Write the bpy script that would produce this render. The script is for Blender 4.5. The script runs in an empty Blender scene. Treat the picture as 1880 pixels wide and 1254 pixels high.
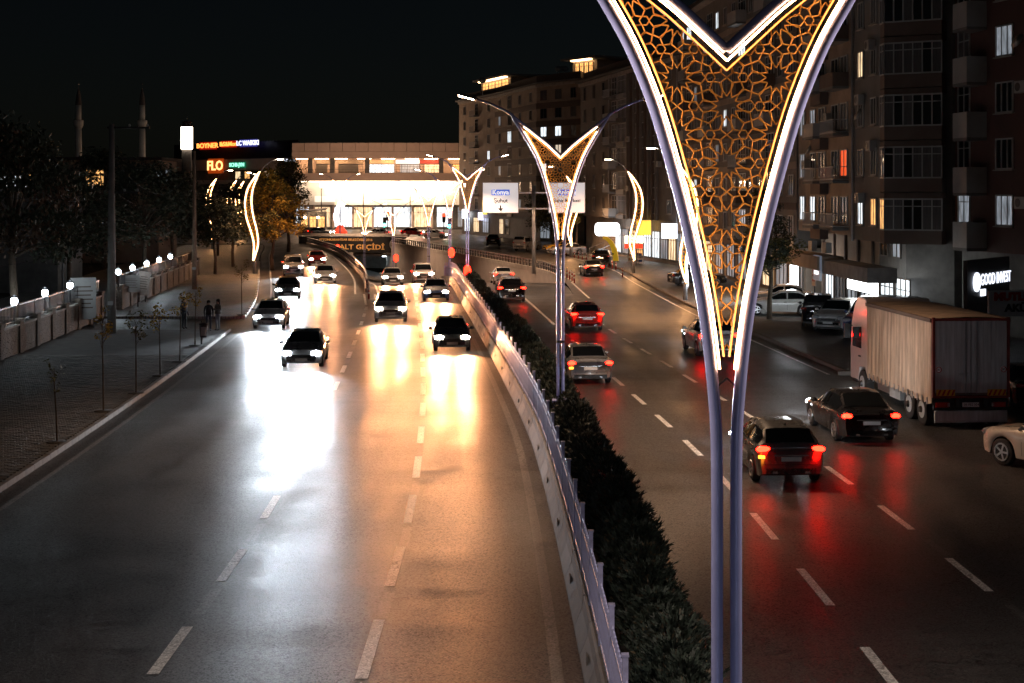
import bpy, math, random
from mathutils import Vector, Matrix
random.seed(7)
R = math.radians
PI = math.pi
# ------------------------------------------------------------------ camera, sky, moonlight, exposure
scn = bpy.context.scene
col = scn.collection
EYE = 7.5                                             # standing on a footbridge
LENS = 2580.0                                         # focal length in pixels of an 1880 px wide frame
cam_data = bpy.data.cameras.new("camera")
cam = bpy.data.objects.new("camera", cam_data); col.objects.link(cam)
cam.location = (0, 0, EYE); cam.rotation_euler = (R(90), 0, 0)
cam_data.sensor_width = 36.0; cam_data.lens = 36.0 * LENS / 1880.0
cam_data.shift_y = -273.0 / 1880.0                    # rising-front view: verticals stay vertical
cam_data.clip_start = 0.1; cam_data.clip_end = 3000
scn.camera = cam
world = bpy.data.worlds.new("World"); scn.world = world; world.use_nodes = True
wn = world.node_tree.nodes; wl = world.node_tree.links
bg = wn["Background"]
sky = wn.new("ShaderNodeTexSky"); sky.sky_type = 'NISHITA'; sky.sun_disc = False
sky.sun_elevation = R(28); sky.sun_rotation = R(200)
wl.new(sky.outputs[0], bg.inputs[0]); bg.inputs[1].default_value = 0.00055
moon_data = bpy.data.lights.new("moon", 'SUN'); moon_data.energy = 0.02; moon_data.angle = R(0.5)
moon_data.color = (0.75, 0.85, 1.0)
moon = bpy.data.objects.new("moon", moon_data); col.objects.link(moon)
moon.rotation_euler = (R(90 - 28), 0, R(200 + 180))
vs = scn.view_settings
vs.view_transform = 'Standard'; vs.look = 'None'; vs.exposure = 0.0; vs.gamma = 1.0
vs.use_curve_mapping = False
cy = scn.cycles
cy.use_denoising = True
cy.use_adaptive_sampling = True; cy.adaptive_threshold = 0.03
cy.max_bounces = 4; cy.diffuse_bounces = 1; cy.glossy_bounces = 2; cy.transmission_bounces = 3
cy.transparent_max_bounces = 6; cy.sample_clamp_indirect = 4.0; cy.sample_clamp_direct = 0
cy.caustics_reflective = False; cy.caustics_refractive = False

# ------------------------------------------------------------------ helpers
def at(px, py, Y):                                    # a point seen at that place of the photo, Y metres away
    return Vector(((px - 940) / LENS * Y, Y, EYE - (py - 354) / LENS * Y))
def gp(px, py, z=0.0):                                # the point of the level z seen there
    return at(px, py, LENS * (EYE - z) / (py - 354))
def V(*a): return Vector(a)
def curve(pts):                                       # smooth X(Y) through the points
    pts = sorted(pts); n = len(pts)
    d = []
    for i in range(n):
        a = pts[max(0, i - 1)]; b = pts[min(n - 1, i + 1)]
        d.append((b[1] - a[1]) / (b[0] - a[0]))
    def f(y):
        if y <= pts[0][0]: return pts[0][1] + d[0] * (y - pts[0][0])
        if y >= pts[-1][0]: return pts[-1][1] + d[-1] * (y - pts[-1][0])
        for i in range(n - 1):
            if pts[i][0] <= y <= pts[i + 1][0]:
                h = pts[i + 1][0] - pts[i][0]; t = (y - pts[i][0]) / h
                h00 = 2*t**3 - 3*t*t + 1; h10 = t**3 - 2*t*t + t; h01 = -2*t**3 + 3*t*t; h11 = t**3 - t*t
                return h00*pts[i][1] + h10*h*d[i] + h01*pts[i + 1][1] + h11*h*d[i + 1]
    return f
def heading(f, y, e=0.5):                             # rotation about Z that turns +Y onto the curve's direction
    return -math.atan2(f(y + e) - f(y - e), 2 * e)

def tag(o, label=None, cat=None, group=None, kind=None):
    if label: o["label"] = label
    if cat: o["category"] = cat
    if group: o["group"] = group
    if kind: o["kind"] = kind
    return o
def thing(name, label, cat, loc=(0, 0, 0), rz=0.0, group=None, kind=None):
    o = bpy.data.objects.new(name, None); col.objects.link(o)
    o.empty_display_size = 0.2
    o.location = loc; o.rotation_euler = (0, 0, rz)
    return tag(o, label, cat, group, kind)
def root_loc(p):
    v = Vector((0, 0, 0))
    while p is not None:
        v += p.location; p = p.parent
    return v
def place(name, mesh, parent=None, loc=(0, 0, 0), rot=(0, 0, 0)):
    o = bpy.data.objects.new(name, mesh); col.objects.link(o)
    o.parent = parent; o.location = loc; o.rotation_euler = rot
    return o
def copy_tree(o, parent=None):
    c = o.copy(); col.objects.link(c); c.parent = parent
    for ch in o.children: copy_tree(ch, c)
    return c

class MB:
    def __init__(s): s.v = []; s.f = []; s.m = []
    def face(s, pts, m=0):
        i = len(s.v); s.v.extend([tuple(p) for p in pts]); s.f.append(tuple(range(i, i + len(pts)))); s.m.append(m)
    def raw(s, vs_, fs, m=0):
        i = len(s.v); s.v.extend([tuple(p) for p in vs_]); s.f.extend([tuple(j + i for j in f) for f in fs]); s.m.extend([m] * len(fs))
    def box(s, c, size, rz=0.0, m=0):
        c = Vector(c); x, y, z = size[0] / 2, size[1] / 2, size[2] / 2
        cs, sn = math.cos(rz), math.sin(rz)
        P = []
        for dx, dy, dz in ((-x,-y,-z),(x,-y,-z),(x,y,-z),(-x,y,-z),(-x,-y,z),(x,-y,z),(x,y,z),(-x,y,z)):
            P.append((c.x + dx*cs - dy*sn, c.y + dx*sn + dy*cs, c.z + dz))
        s.raw(P, [(0,3,2,1),(4,5,6,7),(0,1,5,4),(1,2,6,5),(2,3,7,6),(3,0,4,7)], m)
    def bar(s, p, q, w, h, up=(0, 0, 1), m=0):        # box from p to q, w across, h along up
        p = Vector(p); q = Vector(q); d = (q - p)
        if d.length < 1e-6: return
        d.normalize(); up = Vector(up)
        sx = d.cross(up)
        if sx.length < 1e-4: sx = d.cross(Vector((1, 0, 0)))
        sx.normalize(); u = sx.cross(d)
        P = []
        for e in (p, q):
            for a, b in ((-1,-1),(1,-1),(1,1),(-1,1)): P.append(e + sx*(a*w/2) + u*(b*h/2))
        s.raw(P, [(0,1,2,3),(7,6,5,4),(0,4,5,1),(1,5,6,2),(2,6,7,3),(3,7,4,0)], m)
    def tube(s, pts, rad, n=8, m=0, caps=True, closed=False):
        pts = [Vector(p) for p in pts]; k = len(pts)
        if not hasattr(rad, '__len__'): rad = [rad] * k
        ref = None; rings = []
        for i, p in enumerate(pts):
            if closed: d = pts[(i + 1) % k] - pts[i - 1]
            else: d = pts[min(i + 1, k - 1)] - pts[max(i - 1, 0)]
            if d.length < 1e-9: d = Vector((0, 0, 1))
            d.normalize()
            if ref is None:
                ref = d.cross(Vector((0, 1, 0)))
                if ref.length < 0.1: ref = d.cross(Vector((1, 0, 0)))
            ref = (ref - d * ref.dot(d)).normalized(); b = d.cross(ref)
            rings.append([p + (ref*math.cos(2*PI*j/n) + b*math.sin(2*PI*j/n)) * rad[i] for j in range(n)])
        vs_ = [v for r in rings for v in r]; fs = []
        for i in range(k if closed else k - 1):
            a = i * n; c = ((i + 1) % k) * n
            for j in range(n): fs.append((a + j, a + (j + 1) % n, c + (j + 1) % n, c + j))
        if caps and not closed:
            fs.append(tuple(reversed(range(n)))); fs.append(tuple(range((k - 1)*n, k*n)))
        s.raw(vs_, fs, m)
    def cyl(s, p, q, r0, r1=None, n=10, m=0): s.tube([p, q], [r0, r0 if r1 is None else r1], n, m)
    def lathe(s, prof, n=14, c=(0, 0, 0), m=0):       # prof: (radius, z)
        c = Vector(c); vs_ = []; fs = []
        for r, z in prof:
            for j in range(n): vs_.append((c.x + r*math.cos(2*PI*j/n), c.y + r*math.sin(2*PI*j/n), c.z + z))
        for i in range(len(prof) - 1):
            for j in range(n): fs.append((i*n + j, i*n + (j + 1) % n, (i + 1)*n + (j + 1) % n, (i + 1)*n + j))
        fs.append(tuple(reversed(range(n)))); fs.append(tuple(range((len(prof) - 1)*n, len(prof)*n)))
        s.raw(vs_, fs, m)
    def ball(s, c, r, n=10, m=0, sq=(1, 1, 1)):
        k = max(4, n // 2); c = Vector(c); vs_ = []; fs = []
        for i in range(1, k):
            t = PI * i / k
            for j in range(n):
                vs_.append((c.x + r*sq[0]*math.sin(t)*math.cos(2*PI*j/n), c.y + r*sq[1]*math.sin(t)*math.sin(2*PI*j/n), c.z - r*sq[2]*math.cos(t)))
        b = len(vs_); vs_.append((c.x, c.y, c.z - r*sq[2])); vs_.append((c.x, c.y, c.z + r*sq[2]))
        for i in range(k - 2):
            for j in range(n): fs.append((i*n + j, i*n + (j + 1) % n, (i + 1)*n + (j + 1) % n, (i + 1)*n + j))
        for j in range(n):
            fs.append((b, (j + 1) % n, j)); fs.append((b + 1, (k - 2)*n + j, (k - 2)*n + (j + 1) % n))
        s.raw(vs_, fs, m)
    def prism(s, poly, z0, z1, m=0):                  # poly counter-clockwise seen from above
        n = len(poly); A = sum(poly[i][0]*poly[(i + 1) % n][1] - poly[(i + 1) % n][0]*poly[i][1] for i in range(n))
        if A < 0: poly = list(reversed(poly))
        vs_ = [(p[0], p[1], z0) for p in poly] + [(p[0], p[1], z1) for p in poly]
        fs = [tuple(reversed(range(n))), tuple(range(n, 2*n))]
        for i in range(n): fs.append((i, (i + 1) % n, n + (i + 1) % n, n + i))
        s.raw(vs_, fs, m)
    def plate(s, poly, y0, y1, m=0):                  # an x-z outline with thickness in y
        n = len(poly); A = sum(poly[i][0]*poly[(i + 1) % n][1] - poly[(i + 1) % n][0]*poly[i][1] for i in range(n))
        if A < 0: poly = list(reversed(poly))
        vs_ = [(p[0], y0, p[1]) for p in poly] + [(p[0], y1, p[1]) for p in poly]
        fs = [tuple(range(n)), tuple(reversed(range(n, 2*n)))]
        for i in range(n): fs.append((i, n + i, n + (i + 1) % n, (i + 1) % n))
        s.raw(vs_, fs, m)
    def mesh(s, name, mats, smooth=False, off=None):
        me = bpy.data.meshes.new(name)
        vv = s.v if off is None else [(a - off[0], b - off[1], c - off[2]) for a, b, c in s.v]
        me.from_pydata(vv, [], s.f)
        if not isinstance(mats, (list, tuple)): mats = [mats]
        for mt in mats: me.materials.append(mt)
        if len(mats) > 1: me.polygons.foreach_set("material_index", s.m)
        if smooth: me.polygons.foreach_set("use_smooth", [True] * len(s.f))
        me.update()
        return me
    def build(s, name, mats, parent=None, smooth=False, world=False):
        off = root_loc(parent) if (world and parent is not None) else None
        return place(name, s.mesh(name, mats, smooth, off), parent)

# ------------------------------------------------------------------ materials
def mat(name, c, rough=0.6, metal=0.0, var=0.12, scale=4.0, bump=0.0, bscale=30.0, spec=0.5, emit=None, es=0.0, coat=0.0, stretch=None):
    m = bpy.data.materials.new(name); m.use_nodes = True
    nt = m.node_tree; b = nt.nodes["Principled BSDF"]; L = nt.links.new
    b.inputs["Base Color"].default_value = (*c, 1); b.inputs["Roughness"].default_value = rough
    b.inputs["Metallic"].default_value = metal; b.inputs["Specular IOR Level"].default_value = spec
    if coat: b.inputs["Coat Weight"].default_value = coat; b.inputs["Coat Roughness"].default_value = 0.08
    if emit is not None:
        b.inputs["Emission Color"].default_value = (*emit, 1); b.inputs["Emission Strength"].default_value = es
    if var or bump:
        tc = nt.nodes.new("ShaderNodeTexCoord"); src = tc.outputs["Object"]
        if stretch:
            mp = nt.nodes.new("ShaderNodeMapping"); mp.inputs["Scale"].default_value = stretch
            L(src, mp.inputs[0]); src = mp.outputs[0]
    if var:
        n = nt.nodes.new("ShaderNodeTexNoise"); n.inputs["Scale"].default_value = scale; n.inputs["Detail"].default_value = 5
        n.inputs["Roughness"].default_value = 0.65
        L(src, n.inputs["Vector"])
        r = nt.nodes.new("ShaderNodeValToRGB")
        r.color_ramp.elements[0].position = 0.3; r.color_ramp.elements[1].position = 0.7
        r.color_ramp.elements[0].color = (*[max(0, x*(1 - var)) for x in c], 1)
        r.color_ramp.elements[1].color = (*[min(1, x*(1 + var)) for x in c], 1)
        L(n.outputs["Fac"], r.inputs[0]); L(r.outputs[0], b.inputs["Base Color"])
        mr = nt.nodes.new("ShaderNodeMapRange")
        mr.inputs["To Min"].default_value = max(0.02, rough - 0.08); mr.inputs["To Max"].default_value = min(1, rough + 0.08)
        L(n.outputs["Fac"], mr.inputs["Value"]); L(mr.outputs[0], b.inputs["Roughness"])
    if bump:
        n2 = nt.nodes.new("ShaderNodeTexNoise"); n2.inputs["Scale"].default_value = bscale; n2.inputs["Detail"].default_value = 4
        L(src, n2.inputs["Vector"])
        bp = nt.nodes.new("ShaderNodeBump"); bp.inputs["Strength"].default_value = bump; bp.inputs["Distance"].default_value = 0.02
        L(n2.outputs["Fac"], bp.inputs["Height"]); L(bp.outputs[0], b.inputs["Normal"])
    return m
def glow(name, c, s, var=0.0, scale=3.0):              # something that gives off light
    m = bpy.data.materials.new(name); m.use_nodes = True
    nt = m.node_tree; b = nt.nodes["Principled BSDF"]
    b.inputs["Base Color"].default_value = (*[x*0.6 for x in c], 1); b.inputs["Roughness"].default_value = 0.4
    b.inputs["Emission Color"].default_value = (*c, 1); b.inputs["Emission Strength"].default_value = s
    if var:
        tc = nt.nodes.new("ShaderNodeTexCoord"); n = nt.nodes.new("ShaderNodeTexNoise"); n.inputs["Scale"].default_value = scale; n.inputs["Detail"].default_value = 3; n.inputs["Roughness"].default_value = .7
        mp = nt.nodes.new("ShaderNodeMapping"); mp.inputs["Scale"].default_value = (5, 1, .8); nt.links.new(tc.outputs["Object"], mp.inputs[0])
        oi = nt.nodes.new("ShaderNodeObjectInfo"); av = nt.nodes.new("ShaderNodeVectorMath"); av.operation = 'ADD'; nt.links.new(mp.outputs[0], av.inputs[0]); nt.links.new(oi.outputs["Location"], av.inputs[1]); nt.links.new(av.outputs[0], n.inputs["Vector"])
        mr = nt.nodes.new("ShaderNodeMapRange"); mr.inputs["From Min"].default_value = .3; mr.inputs["From Max"].default_value = .7; mr.inputs["To Min"].default_value = s*(1 - var); mr.inputs["To Max"].default_value = s*(1 + var)
        nt.links.new(n.outputs["Fac"], mr.inputs["Value"]); nt.links.new(mr.outputs[0], b.inputs["Emission Strength"])
    return m
def asphalt(name, c):
    m = bpy.data.materials.new(name); m.use_nodes = True
    nt = m.node_tree; b = nt.nodes["Principled BSDF"]; L = nt.links.new
    tc = nt.nodes.new("ShaderNodeTexCoord")
    mp = nt.nodes.new("ShaderNodeMapping"); mp.inputs["Scale"].default_value = (1, 0.12, 1); L(tc.outputs["Object"], mp.inputs[0])
    big = nt.nodes.new("ShaderNodeTexNoise"); big.inputs["Scale"].default_value = 0.8; big.inputs["Detail"].default_value = 6; L(mp.outputs[0], big.inputs["Vector"])
    mp2 = nt.nodes.new("ShaderNodeMapping"); mp2.inputs["Scale"].default_value = (0.12, 1.2, 1); L(tc.outputs["Object"], mp2.inputs[0])
    seam = nt.nodes.new("ShaderNodeTexNoise"); seam.inputs["Scale"].default_value = 0.55; seam.inputs["Detail"].default_value = 8; seam.inputs["Roughness"].default_value = 0.8; L(mp2.outputs[0], seam.inputs["Vector"])
    fine = nt.nodes.new("ShaderNodeTexNoise"); fine.inputs["Scale"].default_value = 28; fine.inputs["Detail"].default_value = 3; L(tc.outputs["Object"], fine.inputs["Vector"])
    vor = nt.nodes.new("ShaderNodeTexVoronoi"); vor.inputs["Scale"].default_value = 45; L(tc.outputs["Object"], vor.inputs["Vector"])
    cr = nt.nodes.new("ShaderNodeTexVoronoi"); cr.feature = 'DISTANCE_TO_EDGE'; cr.inputs["Scale"].default_value = 0.16
    warp = nt.nodes.new("ShaderNodeVectorMath"); warp.operation = 'ADD'; wsc = nt.nodes.new("ShaderNodeVectorMath"); wsc.operation = 'SCALE'; wsc.inputs["Scale"].default_value = 2.2
    wnz = nt.nodes.new("ShaderNodeTexNoise"); wnz.inputs["Scale"].default_value = 0.9; wnz.inputs["Detail"].default_value = 5; L(tc.outputs["Object"], wnz.inputs["Vector"])
    L(wnz.outputs["Color"], wsc.inputs[0]); L(tc.outputs["Object"], warp.inputs[0]); L(wsc.outputs[0], warp.inputs[1]); L(warp.outputs[0], cr.inputs["Vector"])
    crm = nt.nodes.new("ShaderNodeMapRange"); crm.inputs["From Min"].default_value = 0.0; crm.inputs["From Max"].default_value = 0.006
    crm.inputs["To Min"].default_value = 0.35; crm.inputs["To Max"].default_value = 1.0; L(cr.outputs["Distance"], crm.inputs["Value"])
    a1 = nt.nodes.new("ShaderNodeMath"); a1.operation = 'ADD'; L(big.outputs["Fac"], a1.inputs[0]); L(seam.outputs["Fac"], a1.inputs[1])
    a2 = nt.nodes.new("ShaderNodeMath"); a2.operation = 'ADD'; L(a1.outputs[0], a2.inputs[0]); L(fine.outputs["Fac"], a2.inputs[1])
    mr = nt.nodes.new("ShaderNodeMapRange"); mr.inputs["From Min"].default_value = 1.1; mr.inputs["From Max"].default_value = 1.9
    mr.inputs["To Min"].default_value = 0.6; mr.inputs["To Max"].default_value = 1.45; L(a2.outputs[0], mr.inputs["Value"])
    mu = nt.nodes.new("ShaderNodeMath"); mu.operation = 'MULTIPLY'; L(mr.outputs[0], mu.inputs[0]); L(crm.outputs[0], mu.inputs[1])
    vc = nt.nodes.new("ShaderNodeTexVoronoi"); vc.inputs["Scale"].default_value = 34; L(tc.outputs["Object"], vc.inputs["Vector"])
    sepc = nt.nodes.new("ShaderNodeSeparateColor"); L(vc.outputs["Color"], sepc.inputs[0])
    grain = nt.nodes.new("ShaderNodeMapRange"); grain.inputs["To Min"].default_value = 0.55; grain.inputs["To Max"].default_value = 1.5; L(sepc.outputs[0], grain.inputs["Value"])
    mu2 = nt.nodes.new("ShaderNodeMath"); mu2.operation = 'MULTIPLY'; L(mu.outputs[0], mu2.inputs[0]); L(grain.outputs[0], mu2.inputs[1]); mu = mu2
    mx = nt.nodes.new("ShaderNodeVectorMath"); mx.operation = 'SCALE'; mx.inputs[0].default_value = c; L(mu.outputs[0], mx.inputs["Scale"])
    L(mx.outputs[0], b.inputs["Base Color"])
    rr = nt.nodes.new("ShaderNodeMapRange"); rr.inputs["From Min"].default_value = 0.75; rr.inputs["From Max"].default_value = 1.25
    rr.inputs["To Min"].default_value = 0.29; rr.inputs["To Max"].default_value = 0.54; L(a1.outputs[0], rr.inputs["Value"]); L(rr.outputs[0], b.inputs["Roughness"])
    spg = nt.nodes.new("ShaderNodeMapRange"); spg.inputs["To Min"].default_value = 0.04; spg.inputs["To Max"].default_value = 0.85; L(sepc.outputs[1], spg.inputs["Value"])
    spm = nt.nodes.new("ShaderNodeMath"); spm.operation = 'MULTIPLY'; L(spg.outputs[0], spm.inputs[0])
    trk_ = nt.nodes.new("ShaderNodeMapRange"); trk_.inputs["From Min"].default_value = .8; trk_.inputs["From Max"].default_value = 1.2; trk_.inputs["To Min"].default_value = 0.45; trk_.inputs["To Max"].default_value = 1.25; L(a1.outputs[0], trk_.inputs["Value"]); L(trk_.outputs[0], spm.inputs[1])
    L(spm.outputs[0], b.inputs["Specular IOR Level"])
    ad = nt.nodes.new("ShaderNodeMath"); ad.operation = 'ADD'; L(vor.outputs["Distance"], ad.inputs[0]); L(fine.outputs["Fac"], ad.inputs[1])
    bp = nt.nodes.new("ShaderNodeBump"); bp.inputs["Strength"].default_value = 0.22; bp.inputs["Distance"].default_value = 0.010
    L(ad.outputs[0], bp.inputs["Height"]); L(bp.outputs[0], b.inputs["Normal"])
    return m
def stonewall(name, c):
    m = mat(name, c, 0.85, var=0.25, scale=2.0); nt = m.node_tree; b = nt.nodes["Principled BSDF"]; L = nt.links.new
    tc = nt.nodes.new("ShaderNodeTexCoord"); v = nt.nodes.new("ShaderNodeTexVoronoi"); v.feature = 'DISTANCE_TO_EDGE'; v.inputs["Scale"].default_value = 4.5
    L(tc.outputs["Object"], v.inputs["Vector"])
    r = nt.nodes.new("ShaderNodeMapRange"); r.inputs["From Max"].default_value = 0.06; L(v.outputs["Distance"], r.inputs["Value"])
    bp = nt.nodes.new("ShaderNodeBump"); bp.inputs["Strength"].default_value = 0.9; bp.inputs["Distance"].default_value = 0.05
    L(r.outputs[0], bp.inputs["Height"]); L(bp.outputs[0], b.inputs["Normal"])
    return m
M = {}
M['asphalt'] = asphalt('asphalt', (0.052, 0.050, 0.050))
M['soil'] = mat('soil', (0.05, 0.042, 0.035), 0.95, var=0.4, scale=0.6, bump=0.6, bscale=6)
M['paver_base'] = mat('paver_base', (0.10, 0.095, 0.09), 0.9, var=0.3, scale=1.5, bump=0.5, bscale=12)
M['paver'] = mat('paver', (0.17, 0.155, 0.14), 0.75, var=0.35, scale=0.7, bump=0.3, bscale=30)
M['paver_dark'] = mat('paver_dark', (0.11, 0.105, 0.10), 0.7, var=0.3, scale=0.7, bump=0.3, bscale=30)
M['kerb'] = mat('kerb_concrete', (0.16, 0.135, 0.115), 0.8, var=0.3, scale=1.2, bump=0.4, bscale=20)
M['paint'] = asphalt('road_paint', (0.66, 0.65, 0.63))
M['oldpaint'] = asphalt('worn_road_paint', (0.16, 0.15, 0.14))
M['ghostpaint'] = asphalt('ghost_road_paint', (0.09, 0.087, 0.083))
M['concrete'] = mat('concrete', (0.36, 0.33, 0.30), 0.8, var=0.25, scale=1.5, bump=0.4, bscale=18)
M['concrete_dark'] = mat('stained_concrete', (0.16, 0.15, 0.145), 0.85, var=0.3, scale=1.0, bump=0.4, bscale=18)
M['lilac_metal'] = mat('lilac_grey_metal_paint', (0.50, 0.53, 0.98), 0.24, metal=0.35, var=0.08, scale=3)
M['lilac_fence'] = mat('lilac_grey_fence_paint', (0.34, 0.35, 0.56), 0.4, metal=0.3, var=0.2, scale=6)
M['galv'] = mat('galvanised_steel', (0.42, 0.43, 0.45), 0.38, metal=0.8, var=0.15, scale=5)
M['steel_dark'] = mat('dark_steel', (0.06, 0.06, 0.065), 0.45, metal=0.6, var=0.15)
M['gold'] = mat('gold_lattice_paint', (0.95, 0.52, 0.14), 0.5, metal=0.0, var=0.1)
M['led'] = glow('warm_led_strip', (1.0, 0.50, 0.20), 34.0)
M['led_rim'] = glow('warm_rim_led', (1.0, 0.40, 0.10), 2.6)
M['lamp_warm'] = glow('street_lamp_lens', (1.0, 0.80, 0.55), 60.0)
M['lamp_cool'] = glow('cool_lamp_globe', (0.80, 0.93, 1.0), 45.0)
M['pole_concrete'] = mat('pole_concrete', (0.22, 0.21, 0.20), 0.8, var=0.2, scale=2, bump=0.3)
M['pole_rust'] = mat('brown_pole', (0.28, 0.19, 0.13), 0.7, var=0.25, scale=3)
M['wire'] = mat('wire', (0.035, 0.035, 0.037), 0.95, var=0, spec=.05)
M['stone'] = stonewall('stone_facing', (0.24, 0.20, 0.165))
M['glass'] = mat('dark_window_glass', (0.015, 0.018, 0.022), 0.06, var=0, spec=0.8)
M['curtain'] = mat('curtained_window', (0.11, 0.11, 0.115), 0.25, var=0.35, scale=3, stretch=(8, 1, 0.3))
M['frame'] = mat('white_window_frame', (0.42, 0.42, 0.42), 0.5, var=0.1)
M['frame_dark'] = mat('dark_window_frame', (0.10, 0.09, 0.085), 0.5, var=0.1)
M['lit_white'] = glow('lit_room_white', (0.86, 0.95, 1.0), 1.3, 0.8, 1.2)
M['lit_warm'] = glow('lit_room_warm', (1.0, 0.72, 0.42), 1.1, 0.85, 1.0)
M['lit_dim'] = glow('lit_room_dim', (0.70, 0.78, 0.88), 0.25, 0.9, 1.0)
M['lit_red'] = glow('lit_room_red', (1.0, 0.10, 0.02), 0.9, 0.4, 1.5)
M['lit_amber'] = glow('lit_room_amber', (1.0, 0.50, 0.16), 1.2, 0.9, 2.2)
M['beige'] = mat('beige_render', (0.36, 0.29, 0.23), 0.85, var=0.18, scale=0.8, bump=0.25)
M['brownred'] = mat('brown_red_cladding', (0.13, 0.095, 0.08), 0.8, var=0.2, scale=0.8, bump=0.25)
M['greybrown'] = mat('grey_brown_cladding', (0.19, 0.17, 0.155), 0.75, var=0.2, scale=0.7, bump=0.25)
M['greyrender'] = mat('grey_render', (0.17, 0.17, 0.168), 0.85, var=0.18, scale=0.8, bump=0.25)
M['orange_render'] = mat('ochre_render', (0.34, 0.265, 0.205), 0.85, var=0.2, scale=0.8, bump=0.25)
M['redbrick'] = mat('dark_red_render', (0.10, 0.05, 0.042), 0.85, var=0.2, scale=0.8, bump=0.3)
M['whitepanel'] = mat('white_balcony_panel', (0.36, 0.36, 0.355), 0.6, var=0.12, scale=1.5)
M['rooftile'] = mat('dark_roof', (0.06, 0.05, 0.05), 0.8, var=0.3)
M['black'] = mat('black_plastic', (0.012, 0.012, 0.013), 0.5, var=0.2)
M['rubber'] = mat('tyre_rubber', (0.022, 0.022, 0.023), 0.75, var=0.3, scale=8)
M['rim'] = mat('alloy_rim', (0.55, 0.55, 0.57), 0.3, metal=0.9, var=0.1)
M['carglass'] = mat('car_glass', (0.01, 0.012, 0.014), 0.05, var=0, spec=0.9)
M['chrome'] = mat('chrome', (0.7, 0.7, 0.72), 0.15, metal=1.0, var=0)
M['plate'] = mat('number_plate', (0.75, 0.75, 0.75), 0.5, var=0)
M['head_off'] = mat('headlight_glass', (0.35, 0.37, 0.40), 0.08, var=0, spec=0.9)
M['tail_off'] = mat('tail_light_red', (0.35, 0.02, 0.015), 0.15, var=0, spec=0.8)
M['head_cool'] = glow('headlight_cool', (0.88, 0.95, 1.0), 130.0)
M['head_warm'] = glow('headlight_warm', (1.0, 0.84, 0.66), 130.0)
M['tail_on'] = glow('tail_light_lit', (1.0, 0.004, 0.0015), 75.0)
M['amber_on'] = glow('indicator_lit', (1.0, 0.30, 0.02), 7.0)
M['red_on'] = glow('red_signal', (1.0, 0.012, 0.004), 16.0)
M['green_on'] = glow('green_signal', (0.08, 1.0, 0.72), 14.0)
for k, c in dict(white=(0.72, 0.72, 0.72), silver=(0.42, 0.43, 0.45), black=(0.016, 0.016, 0.018), grey=(0.13, 0.135, 0.14), blue=(0.05, 0.08, 0.20), red=(0.35, 0.03, 0.025), yellow=(0.72, 0.42, 0.03), cream=(0.66, 0.60, 0.52)).items():
    M['car_' + k] = mat('car_paint_' + k, c, 0.28, metal=0.35 if k in ('silver', 'grey') else 0.0, var=0.06, scale=1.5, coat=0.8)
def leafmat(name, c, var=0.45):
    m = mat(name, c, 0.65, var=0); nt = m.node_tree; b = nt.nodes["Principled BSDF"]
    gi = nt.nodes.new("ShaderNodeNewGeometry"); mr = nt.nodes.new("ShaderNodeMapRange")
    mr.inputs["To Min"].default_value = 1 - var; mr.inputs["To Max"].default_value = 1 + var
    nt.links.new(gi.outputs["Random Per Island"], mr.inputs["Value"])
    sc = nt.nodes.new("ShaderNodeVectorMath"); sc.operation = 'SCALE'; sc.inputs[0].default_value = c
    nt.links.new(mr.outputs[0], sc.inputs["Scale"]); nt.links.new(sc.outputs[0], b.inputs["Base Color"])
    return m
M['leaf_dark'] = leafmat('dark_green_leaves', (0.045, 0.058, 0.035))
M['leaf_olive'] = leafmat('olive_leaves', (0.14, 0.13, 0.04))
M['leaf_yellow'] = leafmat('yellowing_leaves', (0.42, 0.27, 0.04))
M['leaf_brown'] = leafmat('brown_seed_pods', (0.15, 0.095, 0.06))
M['leaf_juniper'] = leafmat('juniper_needles', (0.020, 0.031, 0.024), .7)
M['leaf_juniper_dry'] = leafmat('dry_juniper_needles', (0.05, 0.036, 0.02), .6)
M['bark'] = mat('bark', (0.12, 0.09, 0.065), 0.9, var=0.35, scale=6, bump=0.6, bscale=15)

def spot(name, loc, target, power, color, cone=140, blend=0.6, radius=0.12, parent=None):
    d = bpy.data.lights.new(name, 'SPOT'); d.energy = power; d.color = color; d.spot_size = R(cone); d.spot_blend = blend; d.shadow_soft_size = radius
    o = bpy.data.objects.new(name, d); col.objects.link(o); o.parent = parent
    o.location = loc; o.rotation_euler = (Vector(target) - Vector(loc)).to_track_quat('-Z', 'Y').to_euler()
    return o
def point(name, loc, power, color, radius=0.1, parent=None):
    d = bpy.data.lights.new(name, 'POINT'); d.energy = power; d.color = color; d.shadow_soft_size = radius
    o = bpy.data.objects.new(name, d); col.objects.link(o); o.parent = parent; o.location = loc
    return o
def area(name, loc, target, power, color, sx, sy, parent=None):
    d = bpy.data.lights.new(name, 'AREA'); d.shape = 'RECTANGLE'; d.energy = power; d.color = color; d.size = sx; d.size_y = sy
    o = bpy.data.objects.new(name, d); col.objects.link(o); o.parent = parent
    o.location = loc; o.rotation_euler = (Vector(target) - Vector(loc)).to_track_quat('-Z', 'Y').to_euler()
    return o
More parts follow.
